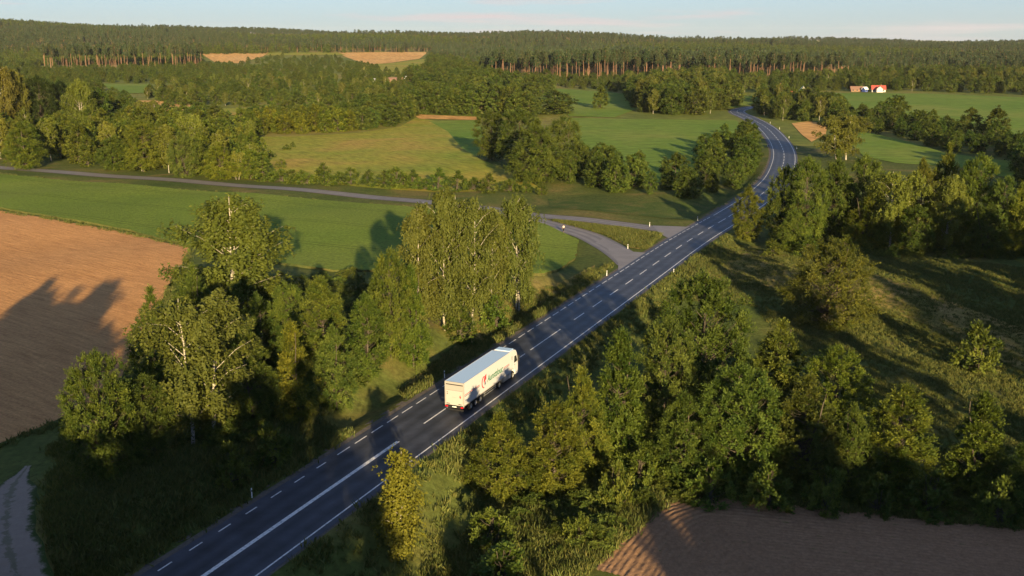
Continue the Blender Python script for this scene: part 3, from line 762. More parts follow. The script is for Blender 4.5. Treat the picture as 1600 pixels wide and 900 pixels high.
# ------------------------------------------------------------------ trees near the road, one by one
GL, GR, GW = 'trees of the grove between field and road', 'trees on the right of the road', 'trees of the wood beyond the rough meadow'
NEAR = [
 # grove between the harrowed field and the road
 ('leafy_tree', 'maple', 165, 748, 548, 150, 'broad leafy tree at the grove corner nearest the dirt track', GL, 0, None),
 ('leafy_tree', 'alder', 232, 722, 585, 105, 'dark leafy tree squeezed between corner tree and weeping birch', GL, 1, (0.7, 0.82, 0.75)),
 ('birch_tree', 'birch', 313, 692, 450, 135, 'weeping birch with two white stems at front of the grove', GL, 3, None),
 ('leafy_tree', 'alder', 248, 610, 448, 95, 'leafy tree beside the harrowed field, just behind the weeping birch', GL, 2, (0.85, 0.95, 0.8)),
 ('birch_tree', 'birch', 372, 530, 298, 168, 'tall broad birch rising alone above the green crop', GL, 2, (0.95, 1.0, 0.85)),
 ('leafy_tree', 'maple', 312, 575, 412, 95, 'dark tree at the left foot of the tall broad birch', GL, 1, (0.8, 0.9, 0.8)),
 ('leafy_tree', 'alder', 408, 585, 455, 95, 'alder right below the crown of the tall broad birch', GL, 0, None),
 ('leafy_tree', 'alder', 452, 570, 440, 85, 'pointed leafy tree in the middle of the grove against dark crop', GL, 1, (1.05, 1.05, 0.9)),
 ('leafy_tree', 'ash', 505, 575, 432, 95, 'feathery leafy tree at the back of the grove, left of the gap', GL, 1, (1.1, 1.05, 0.85)),
 ('leafy_tree', 'alder', 398, 660, 520, 105, 'leafy tree just right of the weeping birch', GL, 2, (0.85, 0.95, 0.8)),
 ('leafy_tree', 'ash', 462, 655, 500, 95, 'yellowish leafy tree in the heart of the grove', GL, 0, (1.3, 1.15, 0.75)),
 ('leafy_tree', 'alder', 525, 640, 505, 90, 'grey green tree over the brown undergrowth near the road', GL, 0, (1.0, 1.0, 1.0)),
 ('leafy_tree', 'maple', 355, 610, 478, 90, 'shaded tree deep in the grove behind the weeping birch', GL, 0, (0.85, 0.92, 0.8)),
 ('leafy_tree', 'ash', 575, 598, 458, 75, 'narrow leafy tree at the grove edge facing the road', GL, 1, None),
 ('leafy_tree', 'alder', 612, 560, 388, 85, 'tall leafy tree at the left end of the birch row', GL, 1, (1.1, 1.08, 0.85)),
 ('leafy_tree', 'ash', 645, 572, 412, 75, 'slender leafy tree with pale stem above the sunny bank', GL, 0, (1.15, 1.1, 0.8)),
 ('leafy_tree', 'alder', 590, 545, 425, 70, 'smaller leafy tree behind the left end of the birch row', GL, 2, None),
 # birch row
 ('birch_tree', 'birch', 694, 515, 286, 88, 'tallest birch of the row with pale forked stem', 'birches of the roadside row', 0, None),
 ('birch_tree', 'birch', 655, 520, 318, 80, 'leftmost birch of the roadside row', 'birches of the roadside row', 1, None),
 ('birch_tree', 'birch', 732, 505, 300, 88, 'dense birch in the middle of the roadside row', 'birches of the roadside row', 3, None),
 ('birch_tree', 'birch', 768, 495, 322, 60, 'low birch filling the dip before the last birch', 'birches of the roadside row', 1, None),
 ('birch_tree', 'birch', 806, 487, 298, 84, 'last birch of the row, nearest the slip road', 'birches of the roadside row', 2, None),
 # right of the road
 ('birch_tree', 'slim_birch', 625, 868, 700, 76, 'slim young yellowish birch alone at the road edge', GR, 0, None),
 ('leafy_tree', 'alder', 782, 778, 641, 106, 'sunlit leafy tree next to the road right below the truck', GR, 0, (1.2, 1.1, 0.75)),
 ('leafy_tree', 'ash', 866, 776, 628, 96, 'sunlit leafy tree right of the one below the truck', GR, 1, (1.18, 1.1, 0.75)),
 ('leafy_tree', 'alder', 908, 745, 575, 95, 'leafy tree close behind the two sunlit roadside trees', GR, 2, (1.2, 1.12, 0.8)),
 ('leafy_tree', 'ash', 965, 722, 512, 110, 'pointed leafy tree at the left front of the big clump', GR, 0, (1.1, 1.08, 0.85)),
 ('leafy_tree', 'maple', 1092, 660, 424, 172, 'largest round tree crowning the big clump by the road', GR, 0, (1.0, 1.0, 0.85)),
 ('leafy_tree', 'alder', 1035, 700, 495, 110, 'tree between the pointed one and the largest round tree', GR, 1, None),
 ('leafy_tree', 'maple', 1212, 660, 500, 130, 'spreading tree at the back of the clump facing the rough meadow', GR, 1, (1.05, 1.03, 0.85)),
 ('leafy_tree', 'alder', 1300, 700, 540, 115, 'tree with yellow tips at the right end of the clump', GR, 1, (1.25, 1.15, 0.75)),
 ('leafy_tree', 'maple', 1150, 745, 570, 150, 'broad low tree in front of the clump facing the ploughed field', GR, 0, (0.95, 0.98, 0.85)),
 ('leafy_tree', 'alder', 1250, 755, 585, 135, 'grey green tree at the front of the clump, right of centre', GR, 2, (1.0, 1.0, 0.95)),
 ('leafy_tree', 'alder', 1065, 752, 610, 105, 'shaded tree at the lower left front of the clump', GR, 0, (0.9, 0.95, 0.85)),
 ('leafy_tree', 'maple', 1325, 765, 630, 80, 'dark low tree between the clump and the bushy young tree', GR, 1, (0.8, 0.88, 0.8)),
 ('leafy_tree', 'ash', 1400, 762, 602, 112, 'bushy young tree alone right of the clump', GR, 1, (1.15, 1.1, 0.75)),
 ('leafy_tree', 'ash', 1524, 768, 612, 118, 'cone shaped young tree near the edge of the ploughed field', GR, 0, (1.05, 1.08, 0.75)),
 ('leafy_tree', 'maple', 1598, 795, 680, 90, 'dark tree cut by the picture edge above the ploughed field', GR, 1, (0.75, 0.85, 0.75)),
 ('leafy_tree', 'willow', 1292, 505, 373, 152, 'wide round willow standing alone in the rough meadow', GR, 0, (1.2, 1.1, 0.95)),
 ('leafy_tree', 'bush', 1521, 580, 502, 76, 'small round tree alone in the rough meadow', GR, 1, (0.95, 1.0, 0.85)),
 ('leafy_tree', 'alder', 1166, 374, 288, 60, 'single oval tree where the road starts to bend', GR, 0, (1.15, 1.1, 0.8)),
 # wood beyond the rough meadow
 ('leafy_tree', 'maple', 1222, 374, 258, 62, 'first tree of the wood beside the road bend', GW, 0, None),
 ('leafy_tree', 'alder', 1256, 380, 244, 70, 'second tree of the wood from the road bend', GW, 1, (1.05, 1.03, 0.85)),
 ('leafy_tree', 'maple', 1300, 372, 236, 78, 'round crowned tree behind the front of the wood, third from the bend', GW, 1, (0.9, 0.95, 0.85)),
 ('leafy_tree', 'alder', 1352, 384, 300, 66, 'low golden green tree at the front of the wood', GW, 2, (1.4, 1.15, 0.75)),
 ('leafy_tree', 'maple', 1345, 368, 240, 72, 'tree right behind the low golden green tree', GW, 0, (1.0, 0.98, 0.85)),
 ('birch_tree', 'birch', 1396, 390, 262, 70, 'birch with crooked pale trunk at the middle of the wood', GW, 3, (1.1, 1.05, 0.85)),
 ('leafy_tree', 'alder', 1432, 376, 246, 70, 'brownish green tree right of the crooked birch', GW, 0, (1.15, 0.98, 0.85)),
 ('leafy_tree', 'maple', 1470, 370, 224, 66, 'tallest tree of the wood with a tufted top', GW, 1, (1.1, 1.05, 0.8)),
 ('birch_tree', 'birch', 1478, 394, 270, 62, 'birch with two white trunks below the tufted tallest tree', GW, 2, (0.95, 0.95, 0.85)),
 ('leafy_tree', 'maple', 1518, 382, 240, 84, 'round domed tree of the wood right of its tallest tree', GW, 0, (1.15, 1.08, 0.85)),
 ('leafy_tree', 'alder', 1560, 392, 275, 66, 'grey green tree near the right end of the wood', GW, 1, (0.85, 0.95, 0.95)),
 ('leafy_tree', 'maple', 1596, 396, 272, 70, 'bright green tree at the right end of the wood', GW, 1, (1.15, 1.15, 0.75)),
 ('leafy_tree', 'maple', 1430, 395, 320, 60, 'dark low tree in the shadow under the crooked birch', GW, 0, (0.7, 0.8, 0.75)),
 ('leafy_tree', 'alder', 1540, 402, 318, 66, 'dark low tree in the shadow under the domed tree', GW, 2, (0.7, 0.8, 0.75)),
 ('leafy_tree', 'alder', 1238, 392, 330, 46, 'small tree at the foot of the first tree of the wood', GW, 1, (1.0, 1.0, 0.8)),
 ('birch_tree', 'birch', 1316, 250, 178, 62, 'pair of old birches grown together beside the small stubble slope', 'trees along the road bend', 3, (1.1, 1.0, 0.85)),
 # round clump in the pasture
 ('leafy_tree', 'alder', 768, 250, 172, 62, 'left tree of the round clump beside the golden meadow', 'round clump of trees in the pasture', 1, (1.05, 1.0, 0.85)),
 ('leafy_tree', 'maple', 812, 262, 168, 76, 'dark tree at the top of the round clump in the pasture', 'round clump of trees in the pasture', 0, (0.9, 0.95, 0.85)),
 ('leafy_tree', 'maple', 838, 285, 186, 92, 'front tree of the round clump in the pasture', 'round clump of trees in the pasture', 1, (1.05, 1.03, 0.95)),
 ('leafy_tree', 'willow', 880, 268, 180, 80, 'right tree of the round clump with grey green crown', 'round clump of trees in the pasture', 0, (1.0, 1.0, 0.95)),
 ('leafy_tree', 'mid_broad', 868, 178, 140, 66, 'low wide tree standing alone behind the round clump', 'single trees in the pasture', 2, None),
 ('leafy_tree', 'mid_broad', 938, 170, 134, 26, 'small upright tree alone in the pasture strip', 'single trees in the pasture', 3, (0.9, 0.95, 0.85)),
 ('leafy_tree', 'mid_broad', 1398, 186, 148, 42, 'tall ragged tree above the hedge in the long pasture', 'trees of the hedge in the long pasture', 0, (1.1, 1.0, 0.8)),
 ('leafy_tree', 'mid_broad', 1514, 208, 168, 34, 'pointed tree rising from the shadow in the long pasture', 'trees of the hedge in the long pasture', 3, (0.95, 0.95, 0.8)),
 ('leafy_tree', 'mid_broad', 1556, 212, 164, 38, 'rounded tree rising from the shadow near the picture edge', 'trees of the hedge in the long pasture', 1, (1.0, 0.9, 0.8)),
]
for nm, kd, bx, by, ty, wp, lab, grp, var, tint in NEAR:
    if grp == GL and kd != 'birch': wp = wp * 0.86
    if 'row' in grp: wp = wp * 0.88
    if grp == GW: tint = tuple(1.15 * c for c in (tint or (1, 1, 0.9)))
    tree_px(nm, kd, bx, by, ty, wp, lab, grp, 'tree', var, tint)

BUSHES = [
 (362, 758, 692, 60, 'shaded bush behind the marker post on the left verge'), (425, 730, 662, 70, 'yellow green bush in front of the weeping birch by the road'),
  
  
  
 (768, 858, 795, 84, 'leafy bush under the sunlit roadside trees'), (960, 792, 722, 62, 'round bush in the clearing left of the clump'),
  (905, 850, 800, 60, 'bush beside the curved corner of the ploughed field'),
  (790, 905, 850, 100, 'low bush cut by the bottom picture edge'),
 (1000, 760, 690, 60, 'shaded bush at the left foot of the clump'), (1110, 785, 720, 80, 'dark bush at the clump foot above the ploughed field'),
 (1200, 792, 725, 80, 'dark bush below the broad low tree of the clump'), (1290, 798, 730, 80, 'dark bush at the right foot of the clump'),
 (1370, 800, 740, 70, 'dark bush under the bushy young tree'), (1455, 805, 735, 80, 'dark bush between the two young trees'),
 (1560, 815, 745, 80, 'dark bush right of the cone shaped tree'), 
 (720, 530, 478, 56, 'shrub with pale flowers under the middle birch'), (775, 515, 462, 56, 'shrub under the last birch of the row'),
 (1262, 402, 368, 46, 'shrub at the front edge of the wood by the bend'),
 (1320, 398, 366, 46, 'shrub in front of the low golden green tree'), (1205, 400, 372, 30, 'small shrub between the single oval tree and the wood'),
  
]
for bx, by, ty, wp, lab in BUSHES:
    tree_px('bush', 'bush', bx, by, ty, wp, lab, 'bushes near the road', 'bush')

# the wood behind the camera that throws its shade over the foreground
def blue(poly, sp, tries=4000):
    poly = np.array(poly); lo, hi = poly.min(0), poly.max(0)
    c = lo + rng.random((tries, 2)) * (hi - lo)
    c = c[in_poly(c, poly)]
    keep = np.empty((0, 2))
    cell = {}
    for p in c:
        s = sp(p) if callable(sp) else sp
        k = (int(p[0] // s), int(p[1] // s))
        ok = True
        for i in (-1, 0, 1):
            for j in (-1, 0, 1):
                for q in cell.get((k[0] + i, k[1] + j), ()):
                    if (q[0] - p[0]) ** 2 + (q[1] - p[1]) ** 2 < s * s: ok = False; break
        if ok: cell.setdefault(k, []).append(p)
    return np.array([q for v in cell.values() for q in v])

# ------------------------------------------------------------------ masses nobody could count (one object each)
HIDE = bpy.data.collections.new('prototype_store')          # not linked to the scene: only feeds the scatter nodes
_pc = {}
def proto_coll(key, pairs):
    if key in _pc: return _pc[key]
    c = bpy.data.collections.new('store_' + key)
    for i, (meshes, tint) in enumerate(pairs):
        # a tree for scattering: trunk and crown joined into one mesh
        bm = bmesh.new(); mats = []
        for me in meshes:
            base = len(bm.faces); bm.from_mesh(me); bm.faces.ensure_lookup_table()
            for f in bm.faces[base:]: f.material_index = len(mats)
            mats.append(me.materials[0])
        m2 = bpy.data.meshes.new(f'{key}_{i:02d}')
        bm.to_mesh(m2); bm.free()
        for m in mats: m2.materials.append(m)
        o = bpy.data.objects.new(f'{key}_{i:02d}', m2); o.color = (*tint, 1)
        c.objects.link(o)
    _pc[key] = c
    return c

def scatter(name, label, coll, P, scale, rot, idx, cat=None):
    P = np.asarray(P, np.float32)
    me = bpy.data.meshes.new(name)
    me.vertices.add(len(P)); me.vertices.foreach_set('co', P.ravel())
    a = me.attributes.new('sc', 'FLOAT_VECTOR', 'POINT'); a.data.foreach_set('vector', np.asarray(scale, np.float32).ravel())
    a = me.attributes.new('rt', 'FLOAT_VECTOR', 'POINT')
    rv = np.zeros((len(P), 3), np.float32); rv[:, 2] = rot; a.data.foreach_set('vector', rv.ravel())
    a = me.attributes.new('ix', 'INT', 'POINT'); a.data.foreach_set('value', np.asarray(idx, np.int32))
    o = link(name, me, kind='stuff', label=label, cat=cat)
    ng = bpy.data.node_groups.new(name + '_nodes', 'GeometryNodeTree')
    ng.interface.new_socket('Geometry', in_out='INPUT', socket_type='NodeSocketGeometry')
    ng.interface.new_socket('Geometry', in_out='OUTPUT', socket_type='NodeSocketGeometry')
    N, L = ng.nodes, ng.links
    gi, go = N.new('NodeGroupInput'), N.new('NodeGroupOutput')
    ip = N.new('GeometryNodeInstanceOnPoints'); ci = N.new('GeometryNodeCollectionInfo')
    ci.inputs['Collection'].default_value = coll
    ci.inputs['Separate Children'].default_value = True
    ci.inputs['Reset Children'].default_value = True
    ip.inputs['Pick Instance'].default_value = True
    def attr(nm, dt):
        n = N.new('GeometryNodeInputNamedAttribute'); n.data_type = dt; n.inputs['Name'].default_value = nm
        return n.outputs['Attribute']
    e2r = N.new('FunctionNodeEulerToRotation')
    L.new(gi.outputs[0], ip.inputs['Points']); L.new(ci.outputs[0], ip.inputs['Instance'])
    L.new(attr('ix', 'INT'), ip.inputs['Instance Index']); L.new(attr('sc', 'FLOAT_VECTOR'), ip.inputs['Scale'])
    L.new(attr('rt', 'FLOAT_VECTOR'), e2r.inputs[0]); L.new(e2r.outputs[0], ip.inputs['Rotation'])
    L.new(ip.outputs[0], go.inputs[0])
    md = o.modifiers.new('scatter', 'NODES'); md.node_group = ng
    return o

def zs(P): return np.column_stack([P, height(P[:, 0], P[:, 1])])

MID = proto_coll('mid', [((t[0], t[1]), tint) for k, tint in (('mid_broad', (1, 1, 1)), ('mid_birch', (1.05, 1, 0.9))) for t in PROTO[k]])            # 0-3 broad, 4-5 birch
FAR = proto_coll('far', [((PROTO['far_broad'][0][1],), (0.75, 0.85, 0.8)), ((PROTO['far_broad'][1][1],), (0.8, 0.88, 0.8)), ((PROTO['far_broad'][2][1],), (0.9, 0.92, 0.8)),
                         ((PROTO['far_pine'][0][0], PROTO['far_pine'][0][1]), (0.62, 0.75, 0.75)), ((PROTO['far_pine'][1][0], PROTO['far_pine'][1][1]), (0.56, 0.72, 0.75))])

# wood on this side of the camera and beyond the right edge: its shade lies over the foreground
sp_ = np.vstack([blue([(-50, -28), (15, -28), (15, 24), (-3, 26), (-6, 34), (-34, 33)], 6), blue([(37, -28), (84, -28), (84, 24), (37, 22)], 5.4), blue([(-58, 40), (-29, 26), (-45, 56), (-54, 70), (-64, 70)], 7.5), blue([(64, 48), (115, 48), (125, 98), (76, 98), (64, 75)], 25), blue([(84, 100), (132, 96), (140, 165), (102, 170), (88, 130)], 19)])
hh = np.where(sp_[:, 1] > 30, rng.uniform(19, 24, len(sp_)), np.where(sp_[:, 0] < -3, rng.uniform(16, 20.5, len(sp_)), np.where(sp_[:, 0] > 26, rng.uniform(14.5, 18.5, len(sp_)), rng.uniform(8.5, 12, len(sp_)))))
scatter('woodland_edge', 'leafy wood standing outside the picture', MID, zs(sp_), np.column_stack([hh / 15, hh / 15, hh / 15]), rng.uniform(0, 6.28, len(sp_)), rng.integers(0, 6, len(sp_)))

# ------------------------------------------------------------------ tree belts, hedges and pine stands further off
REGIONS = [  # pixel polygon of the ground they stand on, spacing, heights, kinds, label, group, tint
 ([(-60, 252), (0, 250), (120, 259), (240, 270), (330, 279), (425, 284), (402, 262), (396, 236), (402, 214), (330, 197), (215, 190), (150, 200), (60, 215), (-60, 205)], 8.5, (8, 15), 'bbbbr', 'mixed leafy tree in the wood behind the far side of the side road', (1.15, 1.08, 0.85)),
 ([(398, 211), (470, 210), (560, 205), (622, 196), (646, 184), (640, 172), (560, 180), (470, 192), (400, 197)], 7.5, (9, 13.5), 'bbb', 'leafy tree in the belt along the far side of the golden meadow', (1.3, 1.15, 0.75)),
 ([(645, 178), (745, 181), (830, 186), (822, 172), (740, 163), (648, 162)], 8, (13, 17), 'bbb', 'dark leafy tree in the belt behind the narrow stubble strip', (0.9, 0.98, 0.85)),
 ([(870, 292), (950, 300), (1070, 310), (1110, 314), (1158, 288), (1180, 262), (1180, 240), (1174, 222), (1160, 212), (1158, 224), (1112, 240), (1086, 262), (1075, 287), (1000, 287), (905, 262)], 9, (6.5, 12), 'bbb', 'leafy tree in the dark hedge between pasture and road bend', (0.85, 0.92, 0.85)),
 ([(988, 166), (1010, 178), (1060, 180), (1146, 178), (1146, 152), (1130, 128), (1060, 130), (980, 142)], 9, (12, 18), 'bbbr', 'leafy tree in the wood left of the far road bend', (1.05, 1.03, 0.85)),
 ([(1182, 178), (1204, 187), (1238, 190), (1300, 190), (1330, 180), (1270, 168), (1215, 153), (1184, 158)], 10, (8, 14), 'bbr', 'leafy tree in the clump right of the far road bend', (1.0, 1.0, 0.85)),
 ([(1300, 195), (1330, 204), (1400, 214), (1480, 236), (1560, 246), (1640, 256), (1640, 240), (1500, 216), (1400, 194), (1330, 184)], 8.5, (6, 11), 'bbb', 'dark tree in the hedge below the long pasture', (0.75, 0.85, 0.8)),
 ([(1585, 255), (1700, 262), (1700, 330), (1610, 300)], 9, (8, 14), 'bb', 'dark tree at the right picture edge above the wood', (0.75, 0.85, 0.8)),
 ([(300, 168), (420, 165), (560, 173), (640, 166), (640, 140), (560, 133), (420, 126), (300, 130), (240, 147), (230, 155)], 12, (7, 12), 'bbbr', 'tree in the loose valley wood behind the long meadow', (1.1, 1.08, 0.85)),
 ([(-80, 195), (60, 205), (150, 185), (215, 176), (205, 158), (175, 149), (160, 147), (150, 130), (240, 131), (320, 127), (420, 122), (420, 110), (330, 104), (200, 110), (60, 112), (-80, 108)], 13, (7, 11), 'bbb', 'tree in the wood below the left pine stand', (1.05, 1.05, 0.85)),
 ([(640, 137), (830, 156), (868, 140), (800, 138), (765, 124), (765, 106), (700, 99), (672, 96), (668, 118), (640, 122)], 12, (11, 17), 'bbb', 'tree in the valley wood left of the middle pine stand', (0.95, 1.0, 0.85)),
 ([(765, 137), (880, 137), (980, 145), (1060, 130), (1120, 124), (1060, 120), (760, 121)], 11, (4, 8), 'bbb', 'low leafy tree at the foot of the middle pine stand', (0.9, 1.0, 0.85)),
 ([(1205, 145), (1300, 142), (1440, 143), (1600, 149), (1760, 157), (1760, 122), (1600, 118), (1440, 118), (1330, 122), (1110, 126), (1150, 148)], 12, (8, 14), 'bbbr', 'tree in the wood behind the long pasture', (0.95, 1.0, 0.9)),
 ([(372, 101), (420, 95), (520, 93), (560, 102), (640, 119), (640, 136), (560, 130), (420, 122), (420, 92), (530, 90)], 17, (5, 10), 'bb', 'scattered tree in front of the far stubble field', (0.95, 1.0, 0.85)),
]
cands = []
for poly, spc, hr, kinds, lab, tint in REGIONS:
    W = np.array([at(*p) for p in poly])
    for p in blue(W, spc, 6000):
        if abs(road_d([p[0]], [p[1]])[0]) < 11: continue
        cands.append((math.hypot(p[0], p[1]), p, rng.uniform(*hr), kinds[rng.integers(len(kinds))], lab, tint))
cands.sort(key=lambda c: c[0])
N_IND = 235
for d, p, h, k, lab, tint in cands[:N_IND]:
    f = rng.uniform(0.88, 1.12)
    pale = (1.25, 1.2, 1.25) if rng.random() < 0.08 else (1, 1, 1)
    t = tuple(a * f * b for a, b in zip(tint, pale))
    plant('birch_tree' if k == 'r' else 'leafy_tree', 'mid_birch' if k == 'r' else 'mid_broad', p[0], p[1], h * (1.15 if k == 'r' else 1), label=lab.replace('leafy tree', 'birch').replace('tree in', 'birch in') if k == 'r' else lab, group=lab.split(' in ', 1)[-1] if ' in ' in lab else lab, tint=t)
rest = cands[N_IND:]
SP, SS, SI = [], [], []
for d, p, h, k, lab, tint in rest:
    SP.append(p); SI.append(4 if k == 'r' else rng.integers(0, 4)); s = h / (17 if k == 'r' else 14.5); SS.append((s * 1.15, s * 1.15, s))

# tall old trees at the left edge
for nm, kd, bx, by, ty, wp, lab, tint in (
    ('birch_tree', 'birch', 8, 212, 96, 50, 'tall ragged brownish birch at the left picture edge', (1.15, 0.95, 0.9)), ('birch_tree', 'birch', 34, 208, 106, 40, 'tall birch beside the ragged one at the left edge', (1.15, 0.95, 0.9)),
    ('leafy_tree', 'alder', 66, 205, 118, 52, 'dark shaded tree right of the two left edge birches', (0.3, 0.4, 0.42)), ('leafy_tree', 'alder', 98, 200, 126, 50, 'second dark shaded tree right of the left edge birches', (0.3, 0.4, 0.42)),  # shade on these two crowns is put into their dark tint
    ('birch_tree', 'birch', 132, 218, 120, 46, 'tall birch standing out before the dark shaded trees', (1.1, 1.1, 0.9)), ('leafy_tree', 'mid_broad', 160, 212, 138, 40, 'tall leafy tree right of the tall left birch', (0.9, 0.95, 0.85)),
    ('leafy_tree', 'willow', 258, 262, 196, 50, 'silvery willow in the wood across the side road', (1.5, 1.4, 1.5)), ('leafy_tree', 'willow', 290, 276, 205, 54, 'pale willow with bare stems near the side road', (1.55, 1.4, 1.4)),
    ('leafy_tree', 'alder', 40, 264, 190, 66, 'bright leafy tree left of the wood, next to the side road', (1.25, 1.15, 0.8)), ('leafy_tree', 'alder', 225, 268, 186, 60, 'bright green tree left of the silvery willow', (1.25, 1.15, 0.8)),
    ('leafy_tree', 'maple', 178, 266, 214, 50, 'low tree at the roadside under the tall left birch', (1.0, 1.02, 0.85)), ('leafy_tree', 'maple', 345, 280, 222, 60, 'yellow green tree at the right end of the roadside wood', (1.35, 1.2, 0.75)),
    ('leafy_tree', 'maple', 392, 280, 232, 44, 'small yellow green tree beside the golden meadow', (1.35, 1.2, 0.75))):
    tree_px(nm, kd, bx, by, ty, wp, lab, 'trees of the wood across the side road', 'tree', None, tint)

# shrubs along the far side of the side road
k = 0
for x in list(range(440, 560, 22)) + list(range(578, 700, 21)) + list(range(716, 862, 26)) + [470, 512, 626, 655]:
    bx = x + random.uniform(-5, 5); by = 284 + (x - 438) * 0.044 + random.uniform(-1, 3)
    p = at(bx, by)
    plant('bush', 'bush', p[0], p[1], random.uniform(3.4, 6.8), None, 'shrub in the row along the far side of the side road', 'bush', 'shrubs along the side road', None, (0.95, 1.0, 0.85))
for bx, by, h in ((404, 252, 3), (425, 246, 2.4), (448, 234, 2.2), (458, 230, 2.4), (440, 262, 3)):
    p = at(bx, by)
    plant('bush', 'bush', p[0], p[1], h, None, 'small bush growing on the left part of the golden meadow', 'bush', 'bushes on the golden meadow')

# pine stands: the front rows are single trees, the depth behind them is part of the forest
def stand(poly, spc, hr, lab, grp):
    W = np.array([at(*p) for p in poly])
    for p in blue(W, spc, 3000):
        if math.sin(p[0] / 17.0 + math.sin(p[1] / 11)) + rng.normal(0, 0.35) > 0.75: continue
        plant('pine_tree', 'pine', p[0], p[1], rng.uniform(*hr) * rng.choice([1, 1, 0.8, 1.08]), None, lab, 'tree', grp, None, (1.05 * rng.uniform(0.85, 1.15), 1.0, 0.95))
stand([(70, 107), (316, 105), (316, 102), (70, 104)], 9, (27, 32), 'tall pine with bare reddish trunk at the front of the left stand', 'pines of the left stand')
stand([(765, 124), (1062, 125), (1062, 123), (765, 122)], 8, (27, 32), 'tall pine with bare reddish trunk at the front of the middle stand', 'pines of the middle stand')
stand([(1098, 124), (1325, 122), (1325, 120), (1098, 122)], 8, (25, 30), 'tall pine with bare trunk at the front of the right stand', 'pines of the right stand')

# everything beyond: one far-off forest
KEEP = [np.array(pp(*q)) for q in (((300, 86), (420, 84), (540, 83), (680, 83), (668, 93), (620, 101), (650, 118), (560, 118), (520, 95), (420, 96), (372, 102), (320, 100)), ((1530, 96), (1650, 95), (1650, 101), (1535, 102)), ((405, 95), (520, 92), (560, 100), (640, 118), (640, 136), (560, 130), (420, 122)), ((1205, 150), (1760, 160), (1760, 232), (1205, 160)))]
Pf = []
for y0, y1, spc in ((980, 1400, 10), (1400, 2000, 12), (2000, 2900, 15), (2900, 4300, 21)):
    n = int((y1 - y0) * (y0 + y1) * 0.58 / (spc * spc) * 1.0)
    Y = np.sqrt(rng.uniform(y0 ** 2, y1 ** 2, n)); Pf.append(np.stack([rng.uniform(-0.58, 0.58, n) * Y, Y], 1))
Pf = np.vstack(Pf)
base_y = 60 + 1647 * (CAM_H - height(Pf[:, 0], Pf[:, 1])) / Pf[:, 1]      # where the foot of each tree shows
pxx = 800 + 1647 * Pf[:, 0] / Pf[:, 1]
limit = np.interp(pxx, [-200, 40, 60, 318, 340, 640, 700, 760, 1062, 1090, 1330, 1500, 1800], [104, 104, 101, 101, 90, 90, 97, 119.5, 119.5, 119, 118, 114, 116])
m = base_y < limit
for q in KEEP: m &= ~in_poly(Pf, q)
Pf = Pf[m]
n = len(Pf)
pinev = (np.sin(Pf[:, 0] / 170 + 1.3) + np.sin(Pf[:, 1] / 240 + Pf[:, 0] / 400) + rng.normal(0, 0.45, n)) > 0.0
px2 = 800 + 1647 * Pf[:, 0] / Pf[:, 1]
stand_m = (Pf[:, 1] < 1500) & (((px2 > 60) & (px2 < 320)) | ((px2 > 755) & (px2 < 1065)) | ((px2 > 1090) & (px2 < 1330)))
pinev |= stand_m
sc = np.where(stand_m, 1.22, 1.0) * rng.uniform(0.62, 1.1, n) * (0.92 + 0.16 * np.sin(Pf[:, 0] / 90 + np.sin(Pf[:, 1] / 130))) * np.where(pinev, 1.0, 1.0)
idx = np.where(pinev, rng.integers(3, 5, n), rng.integers(0, 3, n))
wide = 1 + 0.5 * sstep(1800, 4000, Pf[:, 1])
scatter('far_forest', 'far-off dark forest of pines and leafy trees up to the horizon', FAR, zs(Pf), np.column_stack([sc * wide, sc * wide, sc]), rng.uniform(0, 6.28, n), idx)
print('far forest', n, 'mid rest', len(rest), 'cands', len(cands))
if SP:
    SP = np.array(SP)
    scatter('woodland', 'loose woods and tree belts filling the valley below the pine stands', MID, zs(SP), np.array(SS), rng.uniform(0, 6.28, len(SP)), np.array(SI))

# ------------------------------------------------------------------ truck
M['white_paint'] = plain('white_vehicle_paint', (0.55, 0.565, 0.60), 0.28, 0.5, coat=0.3)
M['roof_skylight_tint'] = plain('trailer_roof', (0.42, 0.60, 0.82), 0.5, 0.4, var=0.04)  # blue of the skylight put into the base colour of white roofs
M['door_white'] = plain('tail_lift_white', (0.36, 0.35, 0.345), 0.45, 0.4, var=0.04)
M['frame_grey'] = plain('trailer_frame', (0.30, 0.285, 0.28), 0.4, 0.5)
M['black'] = plain('black_plastic', (0.018, 0.018, 0.02), 0.55, 0.35)
M['rubber'] = plain('tyre_rubber', (0.02, 0.02, 0.02), 0.85, 0.2)
M['alloy'] = plain('wheel_metal', (0.45, 0.46, 0.47), 0.35, 0.5, metal=0.7)
M['steel'] = plain('chassis_steel', (0.05, 0.05, 0.055), 0.5, 0.4)
M['glass'] = plain('tinted_glass', (0.02, 0.024, 0.028), 0.06, 0.6)
M['red'] = plain('red_print', (0.52, 0.025, 0.045), 0.4, 0.4)
M['green_print'] = plain('green_print', (0.012, 0.16, 0.085), 0.4, 0.4)
M['navy'] = plain('dark_print', (0.03, 0.045, 0.10), 0.4, 0.4)
M['tail_red'] = plain('tail_light_red', (0.45, 0.012, 0.02), 0.2, 0.5)
M['plate'] = plain('number_plate', (0.75, 0.75, 0.72), 0.4, 0.4)
M['amber'] = plain('amber_lens', (0.7, 0.25, 0.02), 0.3, 0.5)

def bm_box(bm, x0, x1, y0, y1, z0, z1):
    vs = [bm.verts.new((x, y, z)) for z in (z0, z1) for y in (y0, y1) for x in (x0, x1)]
    for f in ((0, 2, 3, 1), (4, 5, 7, 6), (0, 1, 5, 4), (2, 6, 7, 3), (0, 4, 6, 2), (1, 3, 7, 5)):
        bm.faces.new([vs[i] for i in f])
    return vs

